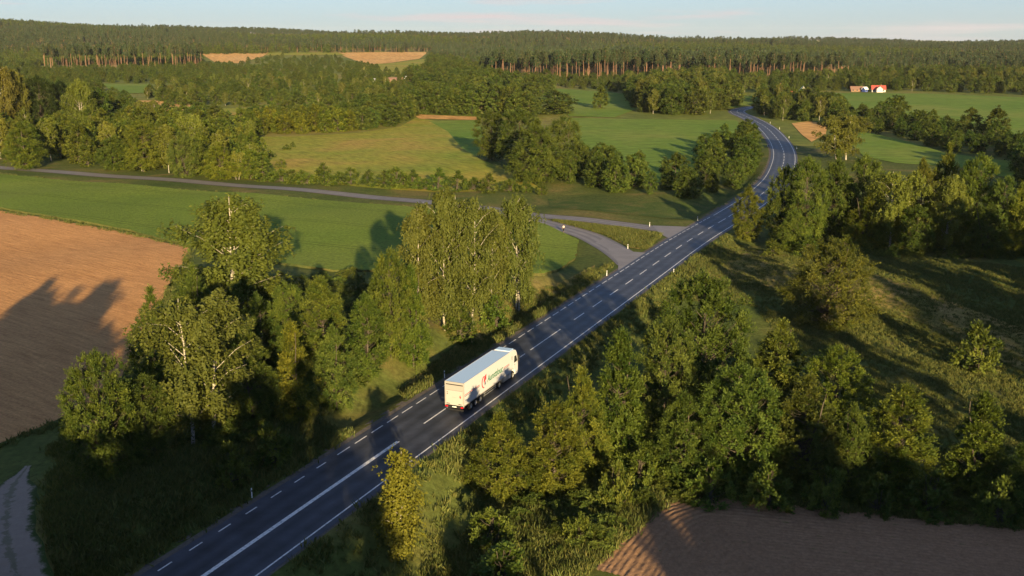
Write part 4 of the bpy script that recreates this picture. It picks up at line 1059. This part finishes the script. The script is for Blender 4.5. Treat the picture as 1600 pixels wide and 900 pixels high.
def bm_obj(name, bm, mat, parent, bevel=0.0, seg=2, smooth=False):
    if bevel:
        bmesh.ops.bevel(bm, geom=list(bm.edges), offset=bevel, segments=seg, affect='EDGES', profile=0.6)
    bmesh.ops.recalc_face_normals(bm, faces=bm.faces)
    if smooth:
        for f in bm.faces: f.smooth = True
    me = bpy.data.meshes.new(name); bm.to_mesh(me); bm.free()
    me.materials.append(mat)
    return link(name, me, parent)

def box(name, dims, mat, parent, bevel=0.02):
    bm = bmesh.new()
    dd = dims if isinstance(dims, list) else [dims]
    for d in dd: bm_box(bm, *d)
    return bm_obj(name, bm, mat, parent, bevel)

def poly_plate(name, pts, x, th, mat, parent, plane='x'):
    """flat print: outline in (y, z) on the plane x, a few millimetres proud"""
    bm = bmesh.new()
    f = bm.faces.new([bm.verts.new((x, p[0], p[1]) if plane == 'x' else (p[0], x, p[1])) for p in pts])
    r = bmesh.ops.extrude_face_region(bm, geom=[f])
    d = Vector((th, 0, 0)) if plane == 'x' else Vector((0, th, 0))
    for v in [g for g in r['geom'] if isinstance(g, bmesh.types.BMVert)]: v.co += d
    bmesh.ops.triangulate(bm, faces=bm.faces)
    return bm_obj(name, bm, mat, parent)

def wheel_mesh(r, w):
    bm = bmesh.new()
    prof = [(0.62 * r, -w / 2), (0.86 * r, -w / 2), (r, -w * 0.36), (r, w * 0.36), (0.86 * r, w / 2), (0.62 * r, w / 2)]
    n = 24
    rows = [[bm.verts.new((x, math.cos(a) * rr, math.sin(a) * rr)) for rr, x in prof] for a in [i / n * 2 * math.pi for i in range(n)]]
    for i in range(n):
        for k in range(len(prof) - 1): bm.faces.new((rows[i][k], rows[i][k + 1], rows[(i + 1) % n][k + 1], rows[(i + 1) % n][k]))
    t = bpy.data.meshes.new('tyre'); bmesh.ops.recalc_face_normals(bm, faces=bm.faces); bm.to_mesh(t); bm.free(); t.materials.append(M['rubber'])
    bm = bmesh.new()
    prof = [(0.63 * r, w * 0.42), (0.56 * r, w * 0.44), (0.5 * r, w * 0.22), (0.3 * r, w * 0.18), (0.24 * r, w * 0.48), (0.0, w * 0.5)]
    rows = [[bm.verts.new((x * s, math.cos(a) * rr, math.sin(a) * rr)) for rr, x in prof] for a in [i / n * 2 * math.pi for i in range(n)] for s in (1,)]
    for i in range(n):
        for k in range(len(prof) - 1):
            try: bm.faces.new((rows[i][k], rows[i][k + 1], rows[(i + 1) % n][k + 1], rows[(i + 1) % n][k]))
            except ValueError: pass
    bmesh.ops.remove_doubles(bm, verts=bm.verts, dist=1e-4)
    m = bpy.data.meshes.new('rim'); bmesh.ops.recalc_face_normals(bm, faces=bm.faces); bm.to_mesh(m); bm.free(); m.materials.append(M['alloy'])
    return t, m

def build_truck():
    hd = R(23.6)
    T = empty('articulated_truck', (-6.9, 116.3, hz(-6.9, 116.3) + 0.07), -hd, label='white articulated lorry with red emblem and green lettering driving away on the road', cat='truck')
    W = 1.275
    # trailer box: walls, roof skin and rails
    bm = bmesh.new(); bm_box(bm, -W, W, 0.05, 13.62, 1.12, 3.96)
    body = bm_obj('trailer_body', bm, M['white_paint'], T, 0.03)
    box('roof_skin', (-W + 0.05, W - 0.05, 0.12, 13.55, 3.955, 3.985), M['roof_skylight_tint'], body, 0.01)
    box('roof_rail', [(-W - 0.008, -W + 0.06, 0.03, 13.62, 3.90, 4.0)], M['white_paint'], body, 0.015)
    box('roof_rail', [(W - 0.06, W + 0.008, 0.03, 13.62, 3.90, 4.0)], M['white_paint'], body, 0.015)
    box('bottom_rail', [(W - 0.05, W + 0.01, 0.05, 13.62, 1.08, 1.2)], M['frame_grey'], body, 0.012)
    box('bottom_rail', [(-W - 0.01, -W + 0.05, 0.05, 13.62, 1.08, 1.2)], M['frame_grey'], body, 0.012)
    # rear portal and tail lift
    rear = box('rear_frame', [(-W - 0.01, -W + 0.13, -0.04, 0.06, 0.98, 4.0), (W - 0.13, W + 0.01, -0.04, 0.06, 0.98, 4.0), (-W + 0.13, W - 0.13, -0.03, 0.06, 3.72, 4.0)], M['frame_grey'], T, 0.012)
    box('door_gap', (-W + 0.13, W - 0.13, -0.005, 0.045, 3.60, 3.72), M['black'], rear, 0.0)
    box('rear_door', (-W + 0.13, W - 0.13, -0.02, 0.05, 2.95, 3.60), M['frame_grey'], rear, 0.01)
    lift = box('tail_lift', (-W + 0.15, W - 0.15, -0.11, -0.03, 1.12, 2.95), M['door_white'], T, 0.02)
    for xx in (-0.8, 0.8):
        box('lift_hinge', (xx - 0.22, xx + 0.22, -0.14, -0.105, 1.24, 1.32), M['black'], lift, 0.0)
    for zz in (2.42, 2.62): box('warning_mark', (-0.98, -0.86, -0.118, -0.108, zz, zz + 0.11), M['black'], lift, 0.0)
    poly_plate('rear_emblem', [(0.80, 2.05), (0.72, 2.2), (0.76, 2.4), (0.88, 2.46), (0.84, 2.36), (0.93, 2.22), (0.90, 2.08)], -0.118, 0.01, M['red'], lift, 'y')
    poly_plate('rear_lettering', [(-0.25, 2.06), (-0.25, 2.12), (0.3, 2.12), (0.3, 2.06)], -0.116, 0.008, M['frame_grey'], lift, 'y')
    bump = box('rear_bumper', [(-W + 0.02, W - 0.02, -0.06, 0.12, 0.78, 1.0), (-1.2, 1.2, -0.02, 0.1, 0.45, 0.58)], M['black'], T, 0.012)
    for sx in (-1, 1):
        a, b = sorted((sx * (W - 0.05), sx * (W - 0.42)))
        box('tail_light', (a, b, -0.09, -0.055, 0.80, 0.98), M['tail_red'], bump, 0.01)
    box('number_plate', (-0.28, 0.28, -0.075, -0.062, 0.83, 0.95), M['plate'], bump, 0.0)
    # chassis, guards, tank and boxes
    box('chassis_beam', [(-0.55, -0.40, 0.2, 15.6, 0.78, 1.1), (0.40, 0.55, 0.2, 15.6, 0.78, 1.1), (-0.5, 0.5, 1.3, 5.2, 0.7, 0.95)], M['steel'], T, 0.01)
    for sx in (-1, 1):
        a, b = sorted((sx * (W - 0.02), sx * (W - 0.06)))
        box('side_guard', [(a, b, 5.6, 9.3, 0.52, 0.62), (a, b, 5.6, 9.3, 0.82, 0.90), (a, b, 5.9, 5.98, 0.5, 1.1), (a, b, 9.0, 9.08, 0.5, 1.1)], M['alloy'], T, 0.006)
        a, b = sorted((sx * (W - 0.03), sx * (W - 0.55)))
        box('fuel_tank', (a, b, 11.6, 13.55, 0.42, 1.0), M['alloy'], T, 0.09)
        box('tank_step', [(a, b, 13.6, 14.0, 0.4, 1.05)], M['white_paint'], T, 0.03)
    box('landing_leg', [(-0.95, -0.8, 10.4, 10.55, 0.25, 1.1), (0.8, 0.95, 10.4, 10.55, 0.25, 1.1)], M['steel'], T, 0.01)
    tm, rm = wheel_mesh(0.51, 0.38)
    def wheel(x, y):
        w = link('wheel', None, T); w.location = (x, y, 0.51)
        if x < 0: w.rotation_euler = (0, 0, math.pi)
        link('tyre', tm, w); link('rim', rm, w)
    for y in (2.0, 3.31, 4.62):
        for sx in (-1, 1): wheel(sx * 1.06, y)
    for y in (12.35 - 1.9, 14.75):
        for sx in (-1, 1): wheel(sx * 1.04, y)
    box('mudguard', [(sx * 1.06 - 0.2, sx * 1.06 + 0.2, 1.35, 5.3, 1.03, 1.075) for sx in (-1, 1)], M['black'], T, 0.01)
    # cab: side outline extruded across, rounded
    prof = [(13.86, 0.95), (14.15, 0.95), (14.22, 1.12), (14.45, 1.28), (14.75, 1.33), (15.05, 1.28), (15.28, 1.12), (15.36, 0.42), (16.28, 0.36), (16.42, 0.75), (16.44, 1.75), (16.30, 2.55), (16.02, 3.32), (15.70, 3.74), (15.2, 3.92), (14.2, 3.97), (13.86, 3.95)]
    bm = bmesh.new()
    L = [bm.verts.new((-1.235, y, z)) for y, z in prof]; Rr = [bm.verts.new((1.235, y, z)) for y, z in prof]
    bm.faces.new(L); bm.faces.new(Rr[::-1])
    for i in range(len(prof)):
        j = (i + 1) % len(prof); bm.faces.new((L[i], Rr[i], Rr[j], L[j]))
    bmesh.ops.recalc_face_normals(bm, faces=bm.faces)
    ed = [e for e in bm.edges if all(abs(abs(v.co.x) - 1.235) < 1e-4 for v in e.verts) and abs(e.verts[0].co.x - e.verts[1].co.x) < 1e-4]
    bmesh.ops.bevel(bm, geom=ed, offset=0.11, segments=3, affect='EDGES', profile=0.6)
    cabo = bm_obj('cab', bm, M['white_paint'], T)
    box('cab_gap', (-1.18, 1.18, 13.6, 13.9, 1.0, 3.8), M['black'], cabo, 0.0)
    for sx in (-1, 1):
        x = sx * 1.236
        poly_plate('side_window', [(15.10, 2.12), (15.98, 2.12), (16.12, 2.25), (15.80, 3.0), (15.18, 3.0)], x, 0.006 * sx, M['glass'], cabo)
        poly_plate('sleeper_window', [(14.34, 2.72), (14.46, 2.72), (14.46, 3.22), (14.34, 3.22)], x, 0.006 * sx, M['black'], cabo)
        d = poly_plate('door', [(15.0, 1.38), (16.2, 1.0), (16.26, 1.6), (16.2, 2.08), (15.0, 2.08)], x - 0.002 * sx, 0.012 * sx, M['white_paint'], cabo)
        a, b = sorted((sx * 1.25, sx * 1.275)); box('handle', (a, b, 15.08, 15.28, 1.82, 1.87), M['black'], d, 0.0)
        a, b = sorted((sx * 1.30, sx * 1.52)); box('mirror', [(a, b, 16.1, 16.28, 2.1, 2.95)], M['black'], cabo, 0.04)
        a, b = sorted((sx * 1.2, sx * 1.32)); box('mirror_arm', [(a, b, 16.15, 16.2, 2.85, 2.9), (a, b, 16.15, 16.2, 2.15, 2.2)], M['black'], cabo, 0.0)
        a, b = sorted((sx * 0.75, sx * 1.15)); box('headlight', (a, b, 16.38, 16.45, 0.72, 0.95), M['alloy'], cabo, 0.02)
        a, b = sorted((sx * 1.21, sx * 1.26)); box('side_deflector', (a, b, 13.64, 13.88, 1.15, 3.9), M['white_paint'], cabo, 0.01)
    bm = bmesh.new()
    v = [bm.verts.new(p) for p in ((-1.08, 16.46, 1.85), (1.08, 16.46, 1.85), (1.04, 16.06, 3.28), (-1.04, 16.06, 3.28), (-1.08, 16.40, 1.85), (1.08, 16.40, 1.85), (1.04, 16.0, 3.28), (-1.04, 16.0, 3.28))]
    for f in ((0, 1, 2, 3), (4, 7, 6, 5), (0, 4, 5, 1), (1, 5, 6, 2), (2, 6, 7, 3), (3, 7, 4, 0)): bm.faces.new([v[i] for i in f])
    bm_obj('windscreen', bm, M['glass'], cabo)
    box('grille', (-0.7, 0.7, 16.40, 16.46, 0.8, 1.55), M['black'], cabo, 0.02)
    box('roof_deflector', [(-1.05, 1.05, 14.0, 15.3, 3.93, 4.02)], M['roof_skylight_tint'], cabo, 0.04)
    # print on both long sides: lines, swirling emblem and lettering
    for sx in (1, -1):
        x = sx * (W + 0.002); th = 0.006 * sx
        for (y0, y1) in ((0.15, 4.35), (11.6, 13.45)):
            poly_plate('side_stripe', [(y0, 2.40), (y1, 2.40), (y1, 2.48), (y0, 2.48)], x, th, M['red'], body)
            poly_plate('side_stripe', [(y0, 2.24), (y1, 2.24), (y1, 2.30), (y0, 2.30)], x, th, M['navy'], body)
        def sw(a0, a1, r0, r1, w0, w1, n=18, cy=5.65, cz=2.42):
            o, i = [], []
            for k in range(n + 1):
                t = k / n; a = R(a0 + (a1 - a0) * t); rr = r0 + (r1 - r0) * t; w = (w0 + (w1 - w0) * t) * math.sin(math.pi * min(1, 0.06 + t * 0.9)) ** 0.7
                o.append((cy + sx * math.cos(a) * (rr + w / 2) * 0.85, cz + math.sin(a) * (rr + w / 2))); i.append((cy + sx * math.cos(a) * (rr - w / 2) * 0.85, cz + math.sin(a) * (rr - w / 2)))
            return o + i[::-1]
        poly_plate('emblem', [(5.65 + (p - 5.65) * 0.78, 2.42 + (q - 2.42) * 0.78) for p, q in sw(75, 275, 0.88, 0.95, 0.34, 0.30)], x, th, M['red'], body)
        poly_plate('emblem', [(5.65 + sx * p[0] * 0.78, 2.42 + (p[1] - 2.42) * 0.78) for p in ((0.0, 2.15), (-0.12, 2.6), (0.05, 3.05), (0.45, 3.42), (0.92, 3.5), (0.78, 3.1), (0.82, 2.75), (0.45, 2.55), (0.2, 2.35))], x, th, M['red'], body)
        poly_plate('emblem', [(5.65 + sx * p[0] * 0.78, 2.42 + (p[1] - 2.42) * 0.78) for p in ((0.25, 1.75), (0.15, 2.05), (0.42, 2.32), (0.75, 2.4), (0.55, 2.15), (0.62, 1.95))], x, th, M['navy'], body)
        if sx > 0:
            cu = bpy.data.curves.new('lettering', 'FONT'); cu.body = 'Aunsttlouc'; cu.size = 1.2; cu.shear = 0.25; cu.extrude = 0.003; cu.offset = 0.022
            tmp = bpy.data.objects.new('tmp_text', cu); ROOT.objects.link(tmp)
            bpy.context.view_layer.update()
            me = bpy.data.meshes.new_from_object(tmp.evaluated_get(bpy.context.evaluated_depsgraph_get()))
            bpy.data.objects.remove(tmp)
            wd = max(v.co.x for v in me.vertices)
            me.materials.clear(); me.materials.append(M['green_print'])
            o = link('lettering', me, body)
            o.rotation_euler = (math.pi / 2, 0, math.pi / 2); o.location = (x + 0.003, 6.6, 2.1); o.scale = (4.75 / wd, 1.0, 1.0)
    return T
build_truck()

# ------------------------------------------------------------------ marker posts, person
M['post_white'] = plain('marker_post_white', (0.78, 0.78, 0.76), 0.5, 0.3)
def post_meshes():
    bm = bmesh.new()
    pr = [(0.06, 0.0), (0.02, 0.06), (-0.04, 0.045), (-0.06, 0.0), (-0.04, -0.045), (0.02, -0.06)]
    lo = [bm.verts.new((a, b, -0.15)) for a, b in pr]; hi = [bm.verts.new((a, b, 1.0 + a * 0.8)) for a, b in pr]
    bm.faces.new(hi); bm.faces.new(lo[::-1])
    for i in range(6): bm.faces.new((lo[i], lo[(i + 1) % 6], hi[(i + 1) % 6], hi[i]))
    me = bpy.data.meshes.new('post'); bmesh.ops.recalc_face_normals(bm, faces=bm.faces); bm.to_mesh(me); bm.free(); me.materials.append(M['post_white'])
    bm = bmesh.new()
    lo = [bm.verts.new((a * 1.1, b * 1.1, 0.66)) for a, b in pr]; hi = [bm.verts.new((a * 1.1, b * 1.1, 0.86)) for a, b in pr]
    for i in range(6): bm.faces.new((lo[i], lo[(i + 1) % 6], hi[(i + 1) % 6], hi[i]))
    bm.faces.new(hi); bm.faces.new(lo[::-1])
    b2 = bpy.data.meshes.new('black_band'); bmesh.ops.recalc_face_normals(bm, faces=bm.faces); bm.to_mesh(b2); bm.free(); b2.materials.append(M['black'])
    bm = bmesh.new(); bm_box(bm, -0.072, -0.066, -0.03, 0.03, 0.70, 0.83)
    r = bpy.data.meshes.new('reflector'); bm.to_mesh(r); bm.free(); r.materials.append(M['plate'])
    return me, b2, r
pm = post_meshes()
for bx, by, lab in ((399, 779, 'white marker post with black band on the left verge, nearest'), (703, 592, 'white marker post on the verge beside the truck trailer'), (752, 333, 'white marker post beside the side road behind the birches'),
                    (1015, 354, 'white marker post where the side road meets the main road'), (981, 389, 'white marker post on the dry grass island'), (1095, 345, 'white marker post left of the road after the junction'),
                    (1046, 428, 'white marker post on the right verge opposite the slip road'), (948, 431, 'small marker post on the left verge before the slip road'), (1201, 193, 'white marker post on the outer curve, farthest'),
                    (1214, 202, 'white marker post on the outer curve, second farthest'), (1230, 216, 'white marker post on the outer curve, halfway'), (1240, 233, 'white marker post on the outer curve, nearest'), (1207, 229, 'white marker post on the inner side of the road bend')):
    p = at(bx, by)
    for _ in range(12):
        d = road_d([p[0]], [p[1]])[0]
        if abs(d) > 5.5: break
        j = ((ROAD - p) ** 2).sum(1).argmin(); n_ = np.array([RT[j, 1], -RT[j, 0]]); p = p + n_ * (0.4 if d >= 0 else -0.4)
    o = empty('marker_post', (p[0], p[1], hz(*p)), R(90 - 24 + random.uniform(-8, 8)), label=lab, cat='post', group='roadside marker posts')
    o.rotation_euler[0] = random.uniform(-0.03, 0.03)
    for nm, me in zip(('post', 'black_band', 'reflector'), pm): link(nm, me, o)

def build_person():
    p = at(880.5, 363)
    o = empty('person', (p[0], p[1], hz(*p) + 0.05), R(20), label='person in white top and dark trousers walking at the slip road edge', cat='person')
    def skin(name, verts, edges, rad, mat, sub=1):
        me = bpy.data.meshes.new(name); me.from_pydata(verts, edges, [])
        q = link(name, me, o); me.materials.append(mat)
        q.modifiers.new('skin', 'SKIN')
        for v, r in zip(me.skin_vertices[0].data, rad): v.radius = (r, r)
        me.skin_vertices[0].data[0].use_root = True
        q.modifiers.new('sub', 'SUBSURF').levels = sub; q.modifiers['sub'].render_levels = sub
        return q
    V = [(0, 0, 0.95), (0, 0.01, 1.15), (0, 0.0, 1.38), (0, 0.0, 1.48), (0, 0.02, 1.60), (0, 0.02, 1.72),
         (0.19, 0, 1.40), (0.24, -0.03, 1.13), (0.23, 0.08, 0.90), (0.24, 0.11, 0.80), (-0.19, 0, 1.40), (-0.24, 0.03, 1.13), (-0.23, 0.12, 0.90), (-0.24, 0.16, 0.80),
         (0.10, 0.02, 0.88), (0.10, 0.12, 0.48), (0.10, 0.05, 0.08), (0.10, 0.20, 0.04), (-0.10, -0.02, 0.88), (-0.10, -0.05, 0.48), (-0.10, -0.22, 0.10), (-0.10, -0.09, 0.04)]
    Ed = [(0, 1), (1, 2), (2, 3), (3, 4), (4, 5), (2, 6), (6, 7), (7, 8), (8, 9), (2, 10), (10, 11), (11, 12), (12, 13), (0, 14), (14, 15), (15, 16), (16, 17), (0, 18), (18, 19), (19, 20), (20, 21)]
    Rd = [0.13, 0.12, 0.13, 0.055, 0.095, 0.07, 0.06, 0.045, 0.035, 0.03, 0.06, 0.045, 0.035, 0.03, 0.085, 0.06, 0.042, 0.035, 0.085, 0.06, 0.042, 0.035]
    skin('body', V, Ed, Rd, plain('skin', (0.45, 0.28, 0.2), 0.6), 2)
    wt = plain('white_cotton', (0.42, 0.40, 0.39), 0.9, 0.1); dk = plain('dark_trousers', (0.02, 0.022, 0.028), 0.9, 0.1)
    skin('shirt', [(0, 0, 0.96), (0, 0.01, 1.15), (0, 0, 1.40), (0.19, 0, 1.41), (0.235, -0.02, 1.18), (-0.19, 0, 1.41), (-0.235, 0.02, 1.18)], [(0, 1), (1, 2), (2, 3), (3, 4), (2, 5), (5, 6)], [0.17, 0.155, 0.16, 0.085, 0.065, 0.085, 0.065], wt, 2)
    skin('trousers', [(0, 0, 0.97), (0.10, 0.02, 0.88), (0.10, 0.12, 0.48), (0.10, 0.05, 0.12), (-0.10, -0.02, 0.88), (-0.10, -0.05, 0.48), (-0.10, -0.22, 0.14)], [(0, 1), (1, 2), (2, 3), (0, 4), (4, 5), (5, 6)], [0.155, 0.11, 0.085, 0.065, 0.11, 0.085, 0.065], dk, 2)
    bm = bmesh.new(); bmesh.ops.create_icosphere(bm, subdivisions=2, radius=0.115)
    for v in bm.verts: v.co = Vector((v.co.x * 0.88, v.co.y + 0.0, max(v.co.z, -0.03) + 1.665))
    bm_obj('hair', bm, plain('brown_hair', (0.06, 0.035, 0.02), 0.8), o, smooth=True)
build_person()

# ------------------------------------------------------------------ houses
M['wall_white'] = plain('rendered_wall', (0.5, 0.48, 0.45), 0.85, 0.1, var=0.05)
M['wall_wood'] = plain('timber_wall', (0.20, 0.12, 0.08), 0.85, 0.1, var=0.15)
M['roof_red'] = plain('red_roof', (0.36, 0.075, 0.06), 0.6, 0.3, var=0.08)
M['roof_brown'] = plain('brown_roof', (0.20, 0.12, 0.09), 0.75, 0.2, var=0.1)
M['roof_grey'] = plain('pale_sheet_roof', (0.62, 0.64, 0.66), 0.4, 0.4, var=0.05)
M['blue'] = plain('blue_sheet', (0.05, 0.08, 0.26), 0.5, 0.3)
def house(name, px, py, w, d, hw, hr, rot, wall, roof, label, cat='house', chimney=True, wins=3, gable_win=True):
    p = at(px, py)
    o = empty(name, (p[0], p[1], hz(*p) - 0.1), rot, label=label, cat=cat, group='buildings of the valley')
    box('wall', (-w / 2, w / 2, -d / 2, d / 2, 0, hw), M[wall], o, 0.03)
    bm = bmesh.new()
    for x in (-w / 2, w / 2):
        v = [bm.verts.new((x, -d / 2, hw)), bm.verts.new((x, d / 2, hw)), bm.verts.new((x, 0, hw + hr - 0.2))]; bm.faces.new(v)
    bm_obj('gable', bm, M[wall], o)
    bm = bmesh.new(); e = 0.5
    for s in (-1, 1):
        a = [(-w / 2 - e, s * (d / 2 + e), hw - e * hr / (d / 2)), (w / 2 + e, s * (d / 2 + e), hw - e * hr / (d / 2)), (w / 2 + e, 0, hw + hr), (-w / 2 - e, 0, hw + hr)]
        v = [bm.verts.new(q) for q in a] + [bm.verts.new((q[0], q[1], q[2] + 0.15)) for q in a]
        for f in ((0, 1, 2, 3), (7, 6, 5, 4), (0, 4, 5, 1), (1, 5, 6, 2), (2, 6, 7, 3), (3, 7, 4, 0)): bm.faces.new([v[i] for i in f])
    rf = bm_obj('roof', bm, M[roof], o)
    if chimney: box('chimney', (w * 0.15, w * 0.15 + 0.6, -0.3, 0.3, hw + hr * 0.6, hw + hr + 0.9), M['wall_wood'], rf, 0.03)
    for k in range(wins):
        x = -w / 2 + w * (k + 0.5) / wins
        wd = box('window', (x - 0.55, x + 0.55, -d / 2 - 0.03, -d / 2 + 0.02, hw * 0.35, hw * 0.35 + 1.2), M['glass'], o, 0.0)
        box('frame', [(x - 0.65, x + 0.65, -d / 2 - 0.06, -d / 2 - 0.01, hw * 0.35 - 0.1, hw * 0.35), (x - 0.65, x + 0.65, -d / 2 - 0.06, -d / 2 - 0.01, hw * 0.35 + 1.2, hw * 0.35 + 1.3)], M['wall_white'], wd, 0.0)
    return o
house('farmhouse', 1372, 143.5, 11, 7, 2.4, 3.0, R(-12), 'wall_white', 'roof_red', 'farmhouse with bright red roof at the far edge of the long pasture')
house('gabled_annex', 1374, 144.2, 4, 5, 3.0, 2.2, R(80), 'wall_white', 'roof_red', 'white gabled annex standing before the red roofed farmhouse', chimney=False, wins=1)
house('barn', 1338, 143, 10, 6, 2.2, 2.2, R(-6), 'wall_wood', 'roof_brown', 'low brown barn left of the red roofed farmhouse', 'barn', False)
house('blue_shed', 1351, 143.6, 3.5, 3.5, 2.6, 1.6, R(30), 'blue', 'roof_grey', 'blue shed with pale roof between barn and farmhouse', 'shed', False, 1)
house('cottage', 1219, 147, 7, 6, 5.0, 3.0, R(70), 'wall_white', 'roof_brown', 'white cottage wall showing behind the trees at the far bend', wins=2)
house('white_shed', 1254, 146.5, 6, 5, 2.6, 3.4, R(82), 'wall_white', 'roof_grey', 'small white shed with steep roof at the pasture edge', 'shed', False, 1)
house('orange_shed', 1235, 147.5, 6, 4, 1.6, 1.2, R(0), 'wall_wood', 'roof_red', 'low shed with orange red roof left of the white shed', 'shed', False, 1)
house('greenhouse', 594, 128, 20, 8, 2.2, 1.2, R(0), 'wall_white', 'roof_grey', 'long pale greenhouse far off in the valley', 'greenhouse', False, 5)
house('long_barn', 615, 128.5, 18, 8, 2.8, 2.0, R(4), 'wall_wood', 'roof_brown', 'long brown barn next to the far greenhouse', 'barn', False, 4)
house('whitewashed_house', 641, 128.5, 9, 7, 4.0, 2.0, R(-8), 'wall_white', 'roof_grey', 'whitewashed house right of the long brown barn', wins=2)

# ------------------------------------------------------------------ grass, weeds and undergrowth
def tuft(seed, n, h, spread, w):
    g = np.random.default_rng(seed)
    C = np.column_stack([g.normal(0, spread, (n, 2)), np.full(n, -0.03)])
    D = np.column_stack([g.normal(0, 0.45, (n, 2)), np.ones(n)])
    N = np.column_stack([g.normal(0, 1, (n, 2)), np.zeros(n)])
    L = h * g.uniform(0.55, 1.15, n)
    return leaf_mesh('tuft', C, D, N, L, np.full(n, w), M['blade'], g)
GRASS = proto_coll('tuft', [((tuft(1, 16, 0.55, 0.22, 0.10),), (0.75, 0.95, 0.8)), ((tuft(2, 16, 0.6, 0.25, 0.10),), (1.0, 1.05, 0.85)), ((tuft(3, 18, 0.8, 0.25, 0.10),), (1.25, 1.05, 0.8)), ((tuft(4, 18, 0.9, 0.28, 0.10),), (2.5, 1.75, 0.8))])
def grass(name, label, polys, n, weights, size=(0.7, 1.4)):
    pts = []
    for poly in polys:
        W = np.array(pp(*poly)); lo, hi = W.min(0), W.max(0)
        c = lo + rng.random((n * 3, 2)) * (hi - lo); c = c[in_poly(c, W)][:n]; pts.append(c)
    P = np.vstack(pts)
    d = road_d(P[:, 0], P[:, 1])
    P = P[(d < -6.2) | (d > 5.6)]
    for C, hw in ((SIDE_A, 4.0), (SIDE_B, 3.8), (TRACK, 3.0)):
        dd = np.sqrt(((P[:, None, :] - C[None, ::2, :]) ** 2).sum(2)).min(1); P = P[dd > hw]
    cl = np.sin(P[:, 0] / 3.1 + np.sin(P[:, 1] / 4.7)) * np.sin(P[:, 1] / 3.7 + 1)
    P = P[rng.random(len(P)) < 0.45 + 0.55 * (cl > -0.1)]
    n2 = len(P)
    s = rng.uniform(*size, n2)
    scatter(name, label, GRASS, zs(P), np.column_stack([s * 1.2, s * 1.2, s]), rng.uniform(0, 6.28, n2), rng.choice(4, n2, p=weights))
grass('verge_grass', 'rough green grass on the road verges and under the trees', [((230, 900), (600, 660), (900, 440), (960, 410), (930, 440), (760, 570), (500, 760), (300, 900)), ((430, 900), (740, 660), (1040, 430), (1140, 365), (1160, 400), (1060, 470), (900, 600), (760, 700), (700, 900)),
      ((80, 900), (70, 700), (250, 640), (500, 640), (560, 680), (300, 850), (230, 900)), ((700, 900), (760, 760), (1000, 740), (1040, 790), (930, 880), (900, 910))], 9000, [0.5, 0.3, 0.15, 0.05])
grass('meadow_grass', 'tall rough meadow grass right of the road', [((1050, 460), (1140, 375), (1260, 405), (1420, 400), (1610, 420), (1640, 700), (1450, 730), (1350, 640), (1180, 480))], 22000, [0.42, 0.36, 0.15, 0.07], (0.45, 0.9))
grass('golden_grass', 'tall dry golden grass on the bank and island', [((850, 343), (900, 349), (975, 357), (1032, 367), (1010, 390), (985, 386), (948, 367)), ((905, 432), (928, 418), (905, 455), (775, 556), (640, 636), (628, 612), (690, 560), (830, 455))], 4500, [0.02, 0.08, 0.3, 0.6], (0.5, 1.0))
grass('field_margin_grass', 'weedy grass along the margins of the fields', [((-40, 320), (0, 327), (100, 344), (200, 362), (299, 386), (299, 391), (200, 367), (100, 349), (0, 332), (-40, 326)), ((297, 388), (268, 440), (225, 520), (190, 590), (130, 640), (60, 668), (0, 694), (0, 704), (70, 678), (140, 650), (200, 598), (235, 525), (278, 442), (305, 390)),
      ((-40, 268), (0, 271), (340, 300), (660, 324), (770, 334), (770, 338), (660, 329), (340, 304), (0, 276), (-40, 273)), ((920, 892), (960, 842), (1010, 797), (1055, 778), (1090, 772), (1220, 783), (1460, 807), (1640, 828), (1640, 834), (1460, 814), (1220, 790), (1090, 779), (1060, 785), (1016, 804), (968, 850), (932, 892))], 2200, [0.4, 0.35, 0.17, 0.08], (0.5, 1.1))
UNDER = proto_coll('weed', [((t[1],), c) for t, c in zip(PROTO['bush'], ((0.75, 0.85, 0.8), (0.85, 0.92, 0.8), (0.7, 0.8, 0.8)))])
def undergrowth():
    polys = [((110, 720), (230, 560), (300, 420), (420, 440), (560, 430), (640, 520), (600, 580), (450, 670), (300, 710)), ((760, 860), (880, 720), (1000, 600), (1110, 560), (1250, 600), (1340, 660), (1600, 740), (1640, 815), (1400, 795), (1100, 775), (1000, 800), (900, 880)), ((1205, 392), (1610, 408), (1610, 330), (1215, 340))]
    P = []
    for q in polys: P.append(blue(np.array(pp(*q)), 2.4, 5000))
    P = np.vstack(P)
    d = road_d(P[:, 0], P[:, 1]); P = P[(d < -11) | (d > 9)]
    fp = np.array(pp((-120, 300), (0, 329), (297, 388), (268, 440), (225, 520), (190, 590), (130, 640), (60, 668), (-140, 740))); P = P[~in_poly(P, fp)]
    s = rng.uniform(0.3, 0.75, len(P))
    scatter('undergrowth', 'dark leafy undergrowth below the trees', UNDER, zs(P), np.column_stack([s * 1.3, s * 1.3, s]), rng.uniform(0, 6.28, len(P)), rng.integers(0, 3, len(P)))
undergrowth()

# ------------------------------------------------------------------ evening air over the whole valley
bm = bmesh.new(); bm_box(bm, -9500, 9500, -1300, 10900, -8, 150)
me = bpy.data.meshes.new('haze'); bmesh.ops.recalc_face_normals(bm, faces=bm.faces); bm.to_mesh(me); bm.free()
hm = bpy.data.materials.new('thin_haze'); hm.use_nodes = True
hn = hm.node_tree.nodes; hn.remove(hn['Principled BSDF'])
pv = hn.new('ShaderNodeVolumePrincipled'); pv.inputs['Color'].default_value = (0.86, 0.92, 1.0, 1); pv.inputs['Density'].default_value = 0.000018; pv.inputs['Anisotropy'].default_value = 0.0
hm.node_tree.links.new(pv.outputs[0], hn['Material Output'].inputs['Volume'])
me.materials.append(hm)
link('haze', me, kind='stuff', label='thin evening haze over the whole valley')
